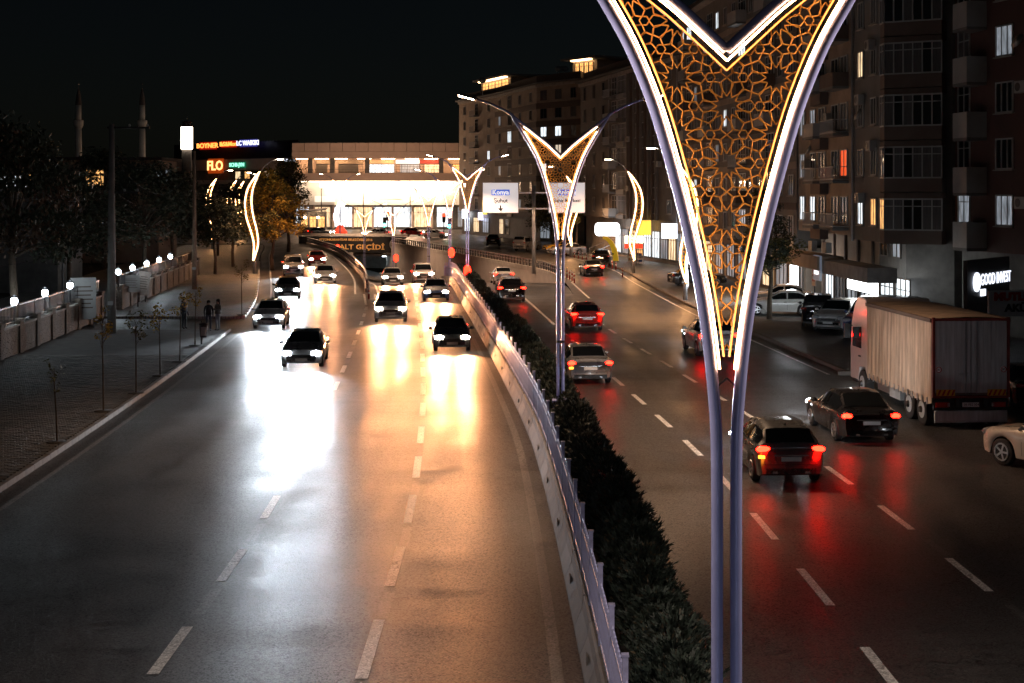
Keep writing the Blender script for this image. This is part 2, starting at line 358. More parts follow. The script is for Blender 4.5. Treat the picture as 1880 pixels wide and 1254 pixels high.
def text(name, body, size, mt, parent, loc, rz=0.0, extrude=0.03, align='CENTER', bold=0.0, sx=1.0):
    d = bpy.data.curves.new(name, 'FONT'); d.body = body; d.size = size; d.extrude = extrude; d.align_x = align; d.align_y = 'CENTER'; d.offset = bold
    d.resolution_u = 2; d.materials.append(mt)
    tmp = bpy.data.objects.new(name, d); col.objects.link(tmp); dg = bpy.context.evaluated_depsgraph_get()
    me = bpy.data.meshes.new_from_object(tmp.evaluated_get(dg)); bpy.data.objects.remove(tmp); bpy.data.curves.remove(d); me.name = name
    o = bpy.data.objects.new(name, me); col.objects.link(o); o.parent = parent
    o.location = loc; o.rotation_euler = (R(90), 0, rz); o.scale = (sx, 1, 1)
    return o
# ------------------------------------------------------------------ the lines of the place: X as a function of Y
KL = curve([(-30,-12.0),(0,-12.1),(21,-12.4),(35,-12.8),(46.5,-13.3),(60,-14.1),(75.6,-15.2),(84,-15.95),(99,-18),(132,-23.7),(165,-29.5),(201,-35.5),(230,-43)])
L1 = curve([(-30,-5.6),(21.5,-5.6),(34,-5.78),(57.6,-7.03),(91.7,-9.5),(104,-10.7)])
TL = curve([(104,-10.7),(122.5,-12.9),(145,-16.5),(174,-21.9),(200,-28.5),(222,-34.8)])
L2 = curve([(-30,-2.3),(23,-2.33),(35.4,-2.47),(57,-3.6),(92,-6.2),(130,-9.6),(170,-17),(206,-26)])
MB_ = curve([(-30,1.2),(0,1.2),(21.5,1.125),(39.8,.70),(50,.1),(72.7,-1.6),(100,-3.8),(132,-6.5),(150,-10),(178,-16.3),(206,-23.4)])
MR = curve([(-30,2.7),(21.5,2.75),(32,2.6),(44,2.2),(60,1.2),(78,-.2),(111,-2.7),(132,-4.9),(150,-8.4),(178,-14.7),(206,-21.8)])
RA = curve([(-30,5.85),(21.5,5.83),(30.4,5.7),(39,5.44),(46.5,4.96),(60.3,3.86),(78.3,2.55),(125.6,-1.36),(150,-5.2),(178,-12)])
RB = curve([(-30,9.2),(27.9,8.97),(40.4,8.53),(46.3,8.07),(60,6.9),(82,5.0),(100,4.4),(118,3.9)])
TR = curve([(104,4.5),(118,4.4),(130,3.4),(142,0.8),(166,-5.8),(190,-13),(212,-20)])
KR = curve([(57.6,13.8),(74.7,12.7),(87.6,11.9),(117,10.9),(138,10.4),(168,6.6),(200,-1),(230,-12)])
WL = curve([(30,-21.6),(40,-22),(62,-22.7),(82,-24.3),(88,-24.75),(124,-28.1),(160,-32)])
def zt(y):                                            # the underpass ramp
    t = min(1, max(0, (y - 104) / 96)); return -4.6 * (3*t*t - 2*t**3)
PORTAL_Y = 205.0
# ------------------------------------------------------------------ ground, road, underpass ramp
def stations(a, b, s):
    n = max(1, int(round((b - a) / s))); return [a + (b - a)*i/n for i in range(n + 1)]
g = MB()
ys = [-60, 0, 50, 104] + stations(104, PORTAL_Y + 1, 6)[1:] + [320, 600, 1600]
for a, b in zip(ys[:-1], ys[1:]):
    if a < 104 or a > PORTAL_Y: g.face([(-900,a,-.12),(900,a,-.12),(900,b,-.12),(-900,b,-.12)])
    else:
        g.face([(-900,a,-.12),(TL(a)-.35,a,-.12),(TL(b)-.35,b,-.12),(-900,b,-.12)])
        g.face([(TR(a)+.35,a,-.12),(900,a,-.12),(900,b,-.12),(TR(b)+.35,b,-.12)])
tag(g.build('ground', M['soil']), kind='structure')
rd = MB()
for a, b in zip(stations(-30, 104, 4)[:-1], stations(-30, 104, 4)[1:]):
    ra = KR(a) if a >= 57.9 else 42.0; rb = KR(b) if a >= 57.9 else 42.0
    rd.face([(KL(a),a,0),(ra,a,0),(rb,b,0),(KL(b),b,0)])
for a, b in zip(stations(104, PORTAL_Y + 2, 4)[:-1], stations(104, PORTAL_Y + 2, 4)[1:]):
    rd.face([(KL(a),a,0),(TL(a)-.02,a,0),(TL(b)-.02,b,0),(KL(b),b,0)])
    rd.face([(TR(a)+.02,a,0),(KR(a),a,0),(KR(b),b,0),(TR(b)+.02,b,0)])
rd.face([(-140,PORTAL_Y + 2,0),(60,PORTAL_Y + 2,0),(60,286,0),(-140,286,0)])
rd.face([(KL(76)-12,76.2,.004),(KL(76)+.2,76.2,.004),(KL(84)+.2,83.6,.004),(KL(84)-12,83.6,.004)])   # side entrance
road = tag(rd.build('road', M['asphalt']), kind='structure')
up = MB()
for a, b in zip(stations(104, PORTAL_Y + 22, 3)[:-1], stations(104, PORTAL_Y + 22, 3)[1:]):
    up.face([(TL(a)+.0,a,zt(a)),(TR(a),a,zt(a)),(TR(b),b,zt(b)),(TL(b),b,zt(b))])
uroad = tag(up.build('underpass_road', M['asphalt'], smooth=True), kind='structure')

def stripe(f, y0, y1, w, mt, parent, z=.0016, step=2.5, off=0.0, zf=None):
    m = MB(); st = stations(y0, y1, step)
    for a, b in zip(st[:-1], st[1:]):
        za = z + (zf(a) if zf else 0); zb = z + (zf(b) if zf else 0)
        m.face([(f(a)-w/2+off,a,za),(f(a)+w/2+off,a,za),(f(b)+w/2+off,b,zb),(f(b)-w/2+off,b,zb)])
    return m.build('lane_marking', mt, parent)
for k in range(-2, 14): stripe(L1, 21.9 + 5.25*k, 24.3 + 5.25*k, .19, M['paint'], road)
for k in range(-2, 13): stripe(L1, 25.0 + 5.25*k, 26.6 + 5.25*k, .2, M['ghostpaint'], road, z=.0008, off=.03)
for k in range(-2, 16): stripe(L2, 21.7 + 5.1*k, 24.7 + 5.1*k, .2, M['paint'], road)
for k in range(-2, 16): stripe(L2, 24.75 + 5.1*k, 26.4 + 5.1*k, .2, M['ghostpaint'], road, z=.0008, off=.04)
for k in range(-2, 13): stripe(RB, 21.6 + 4.85*k, 24.0 + 4.85*k, .17, M['paint'], road)
for k in range(-2, 13): stripe(RB, 24.2 + 4.85*k, 25.6 + 4.85*k, .17, M['ghostpaint'], road, z=.0008, off=.05)
for k in range(-2, 12): stripe(RA, 20.7 + 4.85*k, 23.2 + 4.85*k, .17, M['paint'], road)
stripe(RA, 80, 104, .17, M['paint'], road); stripe(RA, 104, 130, .17, M['paint'], uroad, zf=zt)
stripe(KL, -20, 75.5, .15, M['oldpaint'], road, off=.62, step=3)
stripe(KL, 85, 190, .15, M['paint'], road, off=1.0, step=3)
stripe(MB_, -20, 104, .2, M['oldpaint'], road, off=-.42, step=2)
stripe(MR, -20, 104, .15, M['oldpaint'], road, off=.12, step=2)
stripe(KR, 58, 160, .14, M['paint'], road, off=-.7, step=3)
stripe(TL, 94, 104, .15, M['paint'], road, off=-.25); stripe(L1, 94, 104, .15, M['paint'], road, off=.55)
stripe(TL, 104, 190, .15, M['paint'], road, off=-.9); stripe(TL, 104, 150, .15, M['paint'], uroad, off=.8, zf=zt)
stripe(RB, 100, 118, .15, M['paint'], road, off=1.1); stripe(TR, 118, 160, .15, M['paint'], road, off=.8)
man = MB(); man.lathe([(.36, .0002), (.355, .0012), (.30, .0014)], 18)        # manhole covers
mm = man.mesh('manhole_cover', M['steel_dark'])
for p in (gp(640, 653), gp(830, 860), gp(1500, 905), gp(700, 800)):
    place('manhole_cover', mm, road, (p.x, p.y, .0))
# ------------------------------------------------------------------ pavements and kerbs
def pavement(name, pts_l, pts_r, z, mt):
    m = MB()
    for (l0, r0), (l1, r1) in zip(list(zip(pts_l, pts_r))[:-1], list(zip(pts_l, pts_r))[1:]):
        m.face([(l0[0],l0[1],z),(r0[0],r0[1],z),(r1[0],r1[1],z),(l1[0],l1[1],z)])
    n = len(pts_l)
    for i in range(n - 1):                            # skirts
        m.face([(pts_r[i][0],pts_r[i][1],z),(pts_r[i][0],pts_r[i][1],-.1),(pts_r[i+1][0],pts_r[i+1][1],-.1),(pts_r[i+1][0],pts_r[i+1][1],z)])
        m.face([(pts_l[i][0],pts_l[i][1],-.1),(pts_l[i][0],pts_l[i][1],z),(pts_l[i+1][0],pts_l[i+1][1],z),(pts_l[i+1][0],pts_l[i+1][1],-.1)])
    for i in (0, n - 1): m.face([(pts_l[i][0],pts_l[i][1],-.1),(pts_r[i][0],pts_r[i][1],-.1),(pts_r[i][0],pts_r[i][1],z),(pts_l[i][0],pts_l[i][1],z)])
    return tag(m.build(name, mt), kind='structure')
def paver_mat(name, c):
    m = mat(name, c, 0.75, var=0); nt = m.node_tree; b = nt.nodes["Principled BSDF"]; L = nt.links.new
    tc = nt.nodes.new("ShaderNodeTexCoord"); mp = nt.nodes.new("ShaderNodeMapping"); mp.inputs["Rotation"].default_value = (0, 0, R(38)); L(tc.outputs["Object"], mp.inputs[0])
    br = nt.nodes.new("ShaderNodeTexBrick"); br.inputs["Scale"].default_value = 1.0; br.inputs["Brick Width"].default_value = 0.26; br.inputs["Row Height"].default_value = 0.14; br.inputs["Mortar Size"].default_value = 0.012
    br.inputs["Color1"].default_value = (*[x*1.15 for x in c], 1); br.inputs["Color2"].default_value = (*[x*0.75 for x in c], 1); br.inputs["Mortar"].default_value = (*[x*0.25 for x in c], 1)
    L(mp.outputs[0], br.inputs["Vector"])
    nz = nt.nodes.new("ShaderNodeTexNoise"); nz.inputs["Scale"].default_value = 0.5; nz.inputs["Detail"].default_value = 6; L(tc.outputs["Object"], nz.inputs["Vector"])
    mx = nt.nodes.new("ShaderNodeMix"); mx.data_type = 'RGBA'; mx.blend_type = 'MULTIPLY'; mx.inputs["Factor"].default_value = 0.8
    L(br.outputs["Color"], mx.inputs["A"]); L(nz.outputs["Color"], mx.inputs["B"]); 
    hs = nt.nodes.new("ShaderNodeHueSaturation"); hs.inputs["Saturation"].default_value = 0.45; hs.inputs["Value"].default_value = 1.7; L(mx.outputs["Result"], hs.inputs["Color"]); L(hs.outputs[0], b.inputs["Base Color"])
    bp = nt.nodes.new("ShaderNodeBump"); bp.inputs["Strength"].default_value = 0.6; bp.inputs["Distance"].default_value = 0.02; L(br.outputs["Fac"], bp.inputs["Height"]); bp.invert = True
    L(bp.outputs[0], b.inputs["Normal"]); b.inputs["Roughness"].default_value = 0.5
    return m
M['brick_paving'] = paver_mat('brick_paving', (0.20, 0.17, 0.15))
M['brick_paving_grey'] = paver_mat('grey_brick_paving', (0.15, 0.15, 0.15))
st = stations(-20, 75.9, 4)
pave_l = pavement('pavement', [(WL(y) - 4, y) for y in st], [(KL(y) - .16, y) for y in st], .105, M['paver_base'])
st = stations(83.9, 200, 5)
pavement('pavement', [(WL(y) - 10, y) for y in st], [(KL(y) - .16, y) for y in st], .12, M['brick_paving'])
st = stations(57.9, 204, 5)
pave_r = pavement('pavement', [(KR(y) + .16, y) for y in st], [(KR(y) + 16 + max(0, (y - 100))*.06, y) for y in st], .12, M['brick_paving_grey'])
# pavers of the near pavement: real bricks as far as they can be told apart
pv = [MB(), MB()]; singles = []
PW, PL = 0.125, 0.25
protos = []
for k in range(3):
    m = MB(); c = .006
    m.raw([(-PL/2,-PW/2,-.03),(PL/2,-PW/2,-.03),(PL/2,PW/2,-.03),(-PL/2,PW/2,-.03),(-PL/2+c,-PW/2+c,.0),(PL/2-c,-PW/2+c,.0),(PL/2-c,PW/2-c,.0),(-PL/2+c,PW/2-c,.0)],
          [(4,5,6,7),(0,1,5,4),(1,2,6,5),(2,3,7,6),(3,0,4,7)])
    protos.append(m.mesh('paver', M['paver'] if k < 2 else M['paver_dark']))
rowh = PW + .012; coll = PL + .012
for r_ in range(int((64 - 33) / rowh)):
    y = 33 + r_ * rowh
    xl = max(WL(y) + .1, -0.372 * y - .3); xr = KL(y) - .2
    n = int((xr - xl) / coll)
    for c_ in range(n + 1):
        x = xr - PL/2 - c_ * coll + (coll/2 if (r_ % 2) else 0) - .0
        if x - PL/2 < xl: continue
        if x + PL/2 > xr + .01: x = xr - PL/2 - coll*.25
        dz = random.uniform(-.004, .004); k = random.choice((0, 0, 1, 2))
        singles.append((y*y + (x + 13)**2*2, x, y, .132 + dz, random.uniform(-.015, .015), k, (random.uniform(-.01, .01), random.uniform(-.01, .01))))
singles.sort()
for i, (d_, x, y, z, rz, k, tl) in enumerate(singles):
    if i < 300: place('paver', protos[k], pave_l, (x, y, z), (tl[0], tl[1], rz + (0.12 if i % 2 else -.12)*0))
    else:
        m = pv[1 if k == 2 else 0]; c = .006
        P = []
        for dx, dy, dz in ((-PL/2+c,-PW/2+c,0),(PL/2-c,-PW/2+c,0),(PL/2-c,PW/2-c,0),(-PL/2+c,PW/2-c,0)):
            P.append((x + dx, y + dy, z + dx*tl[1]*.4 + dy*tl[0]*.4))
        Q = [(x + dx, y + dy, .10) for dx, dy in ((-PL/2,-PW/2),(PL/2,-PW/2),(PL/2,PW/2),(-PL/2,PW/2))]
        m.raw(P + Q, [(0,1,2,3),(4,5,1,0),(5,6,2,1),(7,4,0,3)])
for m, mt in ((pv[0], M['paver']), (pv[1], M['paver_dark'])):
    tag(m.build('paver_field', mt, pave_l), kind='stuff')
# kerb stones
def kerbs(f, y0, y1, length, side, painted=None):
    k = tag(thing('kerb', None, None), kind='structure')
    m = MB(); h = .15; w = .16; c = .02; L_ = length - .012
    m.raw([(-w/2,0,-.08),(w/2,0,-.08),(w/2,0,h-c),(w/2-c,0,h),(-w/2,0,h),(-w/2,L_,-.08),(w/2,L_,-.08),(w/2,L_,h-c),(w/2-c,L_,h),(-w/2,L_,h)],
          [(0,1,2,3,4),(9,8,7,6,5),(1,6,7,2),(2,7,8,3),(3,8,9,4),(0,4,9,5)])
    ms = [m.mesh('kerb_stone', mt) for mt in (painted or [M['kerb']])]
    y = y0; i = 0
    while y < y1:
        rz = heading(f, y + length/2)
        x = f(y) + side * w/2
        o = place('kerb_stone', ms[i % len(ms)], k, (x, y, random.uniform(-.006, .006)), (0, 0, rz + (0 if side < 0 else 0)))
        if side > 0: o.scale = (-1, 1, 1)
        y += length * math.cos(rz); i += 1
    return k
kerbs(KL, 20, 75.6, .75, -1)
kerbs(KL, 84.2, 150, .9, -1, [M['paint'], M['kerb']])
kerbs(KR, 58, 176, 1.0, 1)
m = MB(); 
for i in range(10): m.box((13.9 + i*1.0, 57.85, .035), (.98, .16, .24))
tag(m.build('kerb', M['kerb']), kind='structure')
# ------------------------------------------------------------------ central reservation
md = MB(); st = stations(-20, PORTAL_Y, 3)
def zm(y): return zt(y) if y > 104 else 0.0
for a, b in zip(st[:-1], st[1:]):
    for (fa, fb) in (((MB_(a)+.2, MR(a)-.05), (MB_(b)+.2, MR(b)-.05)),):
        md.face([(fa[0],a,zm(a)+.2),(fa[1],a,zm(a)+.2),(fb[1],b,zm(b)+.2),(fb[0],b,zm(b)+.2)])
        md.face([(fa[1],a,zm(a)-.05),(fb[1],b,zm(b)-.05),(fb[1],b,zm(b)+.2),(fa[1],a,zm(a)+.2)])
tag(md.build('median_bed', M['soil']), kind='structure')
bar_ = thing('concrete_barrier', 'low pale concrete barrier of jointed blocks running along the median fence', 'barrier', (MB_(20), 20, 0))
BL = 1.5
def jersey(mt):
    m = MB(); L_ = BL - .02
    prof = [(-.02,-.05),(-.02,.12),(.10,.42),(.12,.62),(.16,.65),(.28,.65),(.30,.60),(.30,-.05)]
    vs_ = [(x, 0, z) for x, z in prof] + [(x, L_, z) for x, z in prof]; n = len(prof)
    fs = [tuple(range(n)), tuple(reversed(range(n, 2*n)))] + [(i, n + i, n + (i+1) % n, (i+1) % n) for i in range(n)]
    m.raw(vs_, fs)
    return m.mesh('block', mt)
jm = [jersey(mat('barrier_concrete', (0.13, 0.115, 0.105), .85, var=.4, scale=1.5, bump=.4)), jersey(mat('concrete_pale', (0.16, 0.142, 0.13), .8, var=.25, scale=1.1, bump=.4)), jersey(mat('concrete_brown', (0.10, 0.088, 0.08), .8, var=.3, scale=1.3, bump=.4))]
rec = MB(); rec.box((0.035, 0, .27), (.03, .26, .17)); recm = rec.mesh('drain_slot', M['concrete_dark'])
y = 15.0; i = 0
while y < 134:
    rz = heading(MB_, y + BL/2)
    o = place('block', random.choice(jm), bar_, Vector((MB_(y), y, zm(y))) - bar_.location, (math.atan2(zm(y+BL)-zm(y), BL), random.uniform(-.01,.01), rz))
    if i % 3 == 1: place('drain_slot', recm, o, (-.0, BL/2, 0), (0, R(-22) * 0, 0))
    y += BL * math.cos(rz); i += 1
fen = thing('median_fence', 'lilac grey picket fence on top of the concrete barrier', 'fence', (MB_(20)+.2, 20, 0))
pk = MB(); pk.box((0, 0, .50), (.028, .028, .98)); pk.raw([(-.0175,-.0175,.99),(.0175,-.0175,.99),(.0175,.0175,.99),(-.0175,.0175,.99),(0,0,1.04)], [(0,1,4),(1,2,4),(2,3,4),(3,0,4)])
pkm = pk.mesh('picket', M['lilac_fence'])
po = MB(); po.box((0, 0, .62), (.07, .07, 1.25)); po.box((0, 0, 1.26), (.09, .09, .03)); pom = po.mesh('post', M['lilac_fence'])
rest = MB(); y = 15.0; i = 0; npk = 0
def fx(y): return MB_(y) + .21
while y < 133:
    q = Vector((fx(y), y, zm(y) + .62)) - fen.location
    if i % 11 == 0: place('post', pom, fen, q, (0, 0, heading(MB_, y)))
    elif npk < 300: place('picket', pkm, fen, q, (0, 0, heading(MB_, y))); npk += 1
    else: rest.box(q + Vector((0, 0, .5)), (.035, .035, .98))
    y += .19; i += 1
tag(rest.build('picket_run', M['lilac_fence'], fen), kind='stuff')
rl = MB(); st = stations(15, 133, 2.0)
for z in (.75, 1.45): rl.tube([(fx(y), y, zm(y) + z) for y in st], .022, 6)
rl.build('rail', M['lilac_fence'], fen, world=True)
# juniper hedge: one shrub after another
def juniper(seed, n=900):
    r = random.Random(seed); m = MB()
    for _ in range(n):
        t = r.random(); z = .05 + 1.18 * t ** .9
        rad = .62 * (1 - (t - .35)**2 * 1.6) * (0.55 + .45 * r.random())
        a = r.uniform(0, 2*PI); c = Vector((rad*math.cos(a)*.95, rad*math.sin(a), z))
        d = Vector((math.cos(a) + r.uniform(-.5,.5), math.sin(a) + r.uniform(-.5,.5), r.uniform(.5, 1.8))).normalized()
        s_ = d.cross(Vector((r.uniform(-1,1), r.uniform(-1,1), r.uniform(-1,1)))).normalized()
        l = r.uniform(.10, .22); w = r.uniform(.012, .026)
        m.raw([c - s_*w, c + s_*w, c + d*l], [(0,1,2)])
        m.raw([c + d*l*.3 - s_*w*1.6, c + d*l*.35 + s_*w*1.8, c + d*l*.8 + s_*w*2.4], [(0,1,2)], 1 if r.random() < .12 + .3*(seed == 3) else 0)
    return m.mesh('foliage', [M['leaf_juniper'], M['leaf_juniper_dry']])
stem_ = MB(); stem_.tube([(0,0,0),(0.03,0,.5),(0,.02,1.0)], [.05,.035,.01], 6); stemm = stem_.mesh('stem', M['bark'])
jmesh = [juniper(s) for s in range(5)]
y = 16.0; lampY = (11.7, 44.4, 111)
while y < 129:
    if not any(abs(y - l) < .5 for l in lampY):
        w = MR(y) - MB_(y) - .3
        x = MB_(y) + .45 + w * .52 + random.uniform(-.08, .08)
        sh = thing('juniper_shrub', 'dark green juniper shrub in the hedge along the median', 'shrub', (x, y, zm(y) + .18), random.uniform(0, 6), 'junipers of the median hedge')
        s_ = random.uniform(.72, 1.12); sh.scale = (s_*.9, s_, s_ * random.uniform(.75, 1.15))
        place('foliage', random.choice(jmesh), sh); place('stem', stemm, sh)
    y += random.uniform(.55, .8) if y < 70 else random.uniform(.8, 1.1)
# ------------------------------------------------------------------ underpass: retaining walls, railings, portal
def ribbed_panel(L_, h):
    m = MB(); n = 8
    for i in range(n): m.box((L_*(i + .5)/n, 0, h/2), (L_/n*.7, .10, h))
    m.box((L_/2, .06, h/2), (L_ - .01, .08, h)); return m
def retaining(f, y0, y1, label, side, mt):
    w = thing('retaining_wall', label, 'wall', (f(y0), y0, 0))
    y = y0; Lp = 2.4
    m = MB(); m.box((Lp/2, 0, 0.02), (Lp - .02, .30, .30)); m.box((Lp/2, -.16*side*0, .2), (Lp - .02, .38, .09)); cop = m.mesh('coping', M['concrete'])
    m = MB(); m.box((.3, 0, .55), (.14, .12, .75)); m.box((1.5, 0, .55), (.14, .12, .75)); pst = m.mesh('railing_post', M['steel_dark'])
    m = MB(); m.bar((0,0,.92), (Lp,0,.92), .12, .09); m.bar((0,0,.62), (Lp,0,.62), .05, .07); rlm = m.mesh('rail', M['galv'])
    while y < y1:
        rz = heading(f, y + Lp/2) + PI/2
        d = max(.15, -zt(y + Lp/2) + .15)
        p = Vector((f(y), y, -d)) - w.location
        place('panel', ribbed_panel(Lp - .02, d).mesh('panel', mt), w, p, (0, 0, rz))
        q = Vector((f(y), y, .05)) - w.location
        place('coping', cop, w, q, (0, 0, rz)); place('railing_post', pst, w, q, (0, 0, rz)); place('rail', rlm, w, q, (0, 0, rz))
        y += Lp * math.cos(heading(f, y + Lp/2))
    return w
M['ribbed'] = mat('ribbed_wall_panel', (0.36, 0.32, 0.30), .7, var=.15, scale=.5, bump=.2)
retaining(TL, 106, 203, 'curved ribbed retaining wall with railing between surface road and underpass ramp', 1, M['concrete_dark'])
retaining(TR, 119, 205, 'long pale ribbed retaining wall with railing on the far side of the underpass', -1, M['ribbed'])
A = Vector((-31.5, 207.5, 0)); B = Vector((-15.6, 203.5, 0)); dA = (B - A).normalized(); nrm = Vector((dA.y, -dA.x, 0)); ang = math.atan2(dA.y, dA.x)
por = thing('underpass_portal', 'black underpass portal beam with gold lettering and round emblem', 'underpass', A, ang)
LP = (B - A).length
m = MB(); m.box((LP/2, .5, -.05), (LP, 1.0, 2.3)); m.build('beam', M['black'], por)
m = MB(); m.box((LP/2, .3, 1.35), (LP + 1, .8, .35)); m.build('parapet', M['concrete'], por)
for xx in (0, LP/2, LP): 
    m = MB(); m.box((xx, .6, -3.2), (.7 if xx else .5, 1.2, 3.9)); m.build('pier', M['concrete'], por)
m = MB(); m.box((LP/2, 14, -1.6), (LP, 26, .3)); m.box((0, 14, -3.2), (.3, 26, 3.4)); m.box((LP, 14, -3.2), (.3, 26, 3.4)); m.box((LP/2, 26, -3.2), (LP, .3, 3.4)); m.build('tunnel_lining', M['concrete'], por)
m = MB()
for xx in (LP*.25, LP*.75): m.box((xx, 5, -1.85), (.3, 5, .1)); m.box((xx, 13, -1.85), (.3, 5, .1))
m.build('tunnel_light', glow('tunnel_lamp', (.75, .93, 1.0), 18.0), por)
gold_letter = mat('gold_lettering', (.75, .42, .14), .4, metal=.3, var=0, emit=(1.0, .5, .15), es=.12)
text('lettering', 'K. ALT GEÇİDİ', 1.0, gold_letter, por, (LP*.56, -.03, -.45), bold=.015, sx=1.25)
text('lettering', 'AFYONKARAHİSAR BELEDİYESİ 2016', .5, gold_letter, por, (LP*.45, -.03, .62), sx=1.0)
m = MB(); m.tube([(0,0,0),(0,-.08,0)], [.85,.85], 24); em = m.build('emblem', M['whitepanel'], por); em.location = (LP*.915, -.02, .0)
m = MB(); m.tube([(.6*math.cos(t*PI/10),-.1,.6*math.sin(t*PI/10)) for t in range(20)], .05, 5, closed=True); m.tube([(-.35,-.1,-.2),(0,-.1,.3),(.35,-.1,-.2)], .06, 5); m.build('emblem_ring', M['redbrick'], em)
# ------------------------------------------------------------------ forked ornamental street lamps
S_ = 11.7 / LENS                                      # metres per photo pixel at the nearest lamp
def lampz(v): return EYE + v * S_
OUT = [(-17.5,-1654+170),(-17.5,-900),(-17.5,-560),(-19,-440),(-24,-365),(-32.5,-281),(-47,-181),(-68,-80),(-90,10),(-122,124),(-149,201),(-182,277),(-225,354),(-278,442),(-336,536)]
INN = [(0,262),(-44,303),(-84,340),(-118,368),(-200,433),(-266,482),(-336,536)]
ARM = [(-330,530),(-345,548),(-420,590),(-520,632),(-585,652)]
def smooth_path(pts, k=4):
    out = []
    n = len(pts)
    for i in range(n - 1):
        p0 = Vector(pts[max(0,i-1)]); p1 = Vector(pts[i]); p2 = Vector(pts[i+1]); p3 = Vector(pts[min(n-1,i+2)])
        for j in range(k):
            t = j/k
            out.append(.5*((2*p1) + (p2-p0)*t + (2*p0-5*p1+4*p2-p3)*t*t + (3*p1-p0-3*p2+p3)*t**3))
    out.append(Vector(pts[-1])); return out
def m2(pts): return [Vector((u*S_, lampz(v))) for u, v in pts]
out_c = m2(OUT); inn_c = m2(INN); arm_c = m2(ARM)
out_s = [Vector((p.x, p.y)) for p in smooth_path([(p.x, p.y) for p in out_c])]
inn_s = [Vector((p.x, p.y)) for p in smooth_path([(p.x, p.y) for p in inn_c])]
arm_s = [Vector((p.x, p.y)) for p in smooth_path([(p.x, p.y) for p in arm_c])]
def offset(path, d):                                  # to the right of the direction of travel
    r = []
    for i, p in enumerate(path):
        a = path[max(0,i-1)]; b = path[min(len(path)-1,i+1)]; t = (b - a)
        if t.length < 1e-9: r.append(p.copy()); continue
        t.normalize(); r.append(p + Vector((t.y, -t.x)) * d)
    return r
zlo = lampz(-318); ztop = lampz(448)
led_out = [p for p in offset(out_s, .064) if zlo - .05 < p.y < ztop and p.x < -.004]
frm_out = [Vector((min(p.x, 0), p.y)) for p in offset(out_s, .114) if zlo < p.y < lampz(436)]
def clip_inner(path, d):
    r = [p for p in offset(path, -d) if p.x < -.005]
    a, b = r[0], r[1]                                 # extend to the axis
    t = (0 - a.x) / (b.x - a.x); r.insert(0, Vector((0, a.y + (b.y - a.y)*t))); return r
led_in = [p for p in clip_inner(inn_s, .066) if p.y < lampz(462)]
frm_in = [p for p in clip_inner(inn_s, .125) if p.y < lampz(440)]
while frm_in and frm_out and frm_in[-1].x < frm_out[-1].x + .01: frm_in.pop()
poly_l = frm_out + list(reversed(frm_in))             # left half from the tip, up, and back to the notch
panel = [(p.x, p.y) for p in poly_l] + [(-p.x, p.y) for p in reversed(poly_l)]
def inside(x, y):
    c = False; n = len(panel); j = n - 1
    for i in range(n):
        xi, yi = panel[i]; xj, yj = panel[j]
        if (yi > y) != (yj > y) and x < (xj - xi)*(y - yi)/(yj - yi) + xi: c = not c
        j = i
    return c
def girih():                                          # twelve-fold stars on a triangular lattice
    a = 104.7 * S_; Rr = a/2; segs = []
    c0 = Vector((0, lampz(159)))
    def pol(c, r, deg): return c + Vector((r*math.cos(R(deg)), r*math.sin(R(deg))))
    for i in range(-5, 6):
        for j in range(-10, 11):
            c = c0 + Vector((i*a*math.cos(R(30)), j*a + (a/2 if i % 2 else 0)))
            if abs(c.x) > 2.2 or c.y < zlo - .4 or c.y > ztop + .4: continue
            for k in range(12):
                th = 30*k
                I = pol(c, .35*Rr, th); C = pol(c, Rr, th)
                for sg in (1, -1):
                    N = pol(c, .585*Rr, th + sg*15); Q = pol(c, .86*Rr, th + sg*13.5)
                    segs += [(I, N), (N, Q), (Q, C)]
                if k % 2 == 0 and k < 6: pass
            for th in (0, 60):                        # small hexagons between three stars
                cc = pol(c, a/math.sqrt(3), th)
                for k in range(6): segs.append((pol(cc, .175*Rr, 60*k), pol(cc, .175*Rr, 60*k + 60)))
    return segs
lat = MB()
for p, q in girih():
    n = 5; run = None
    for i in range(n):
        a = p.lerp(q, i/n); b = p.lerp(q, (i+1)/n); md_ = (a + b)/2
        if inside(md_.x, md_.y):
            if run is None: run = [a, b]
            else: run[1] = b
        elif run: lat.tube([(run[0].x,0,run[0].y), (run[1].x,0,run[1].y)], .0070, 4); run = None
    if run: lat.tube([(run[0].x,0,run[0].y), (run[1].x,0,run[1].y)], .0070, 4)
for sg in (1, -1):                                    # rim of the pierced sheet
    for path in (frm_out, frm_in):
        for p, q in zip(path[:-1], path[1:]): lat.bar((sg*p.x,0,p.y), (sg*q.x,0,q.y), .018, .02, (0,1,0))
LM = {'lattice_panel': lat.mesh('lattice_panel', M['gold'])}
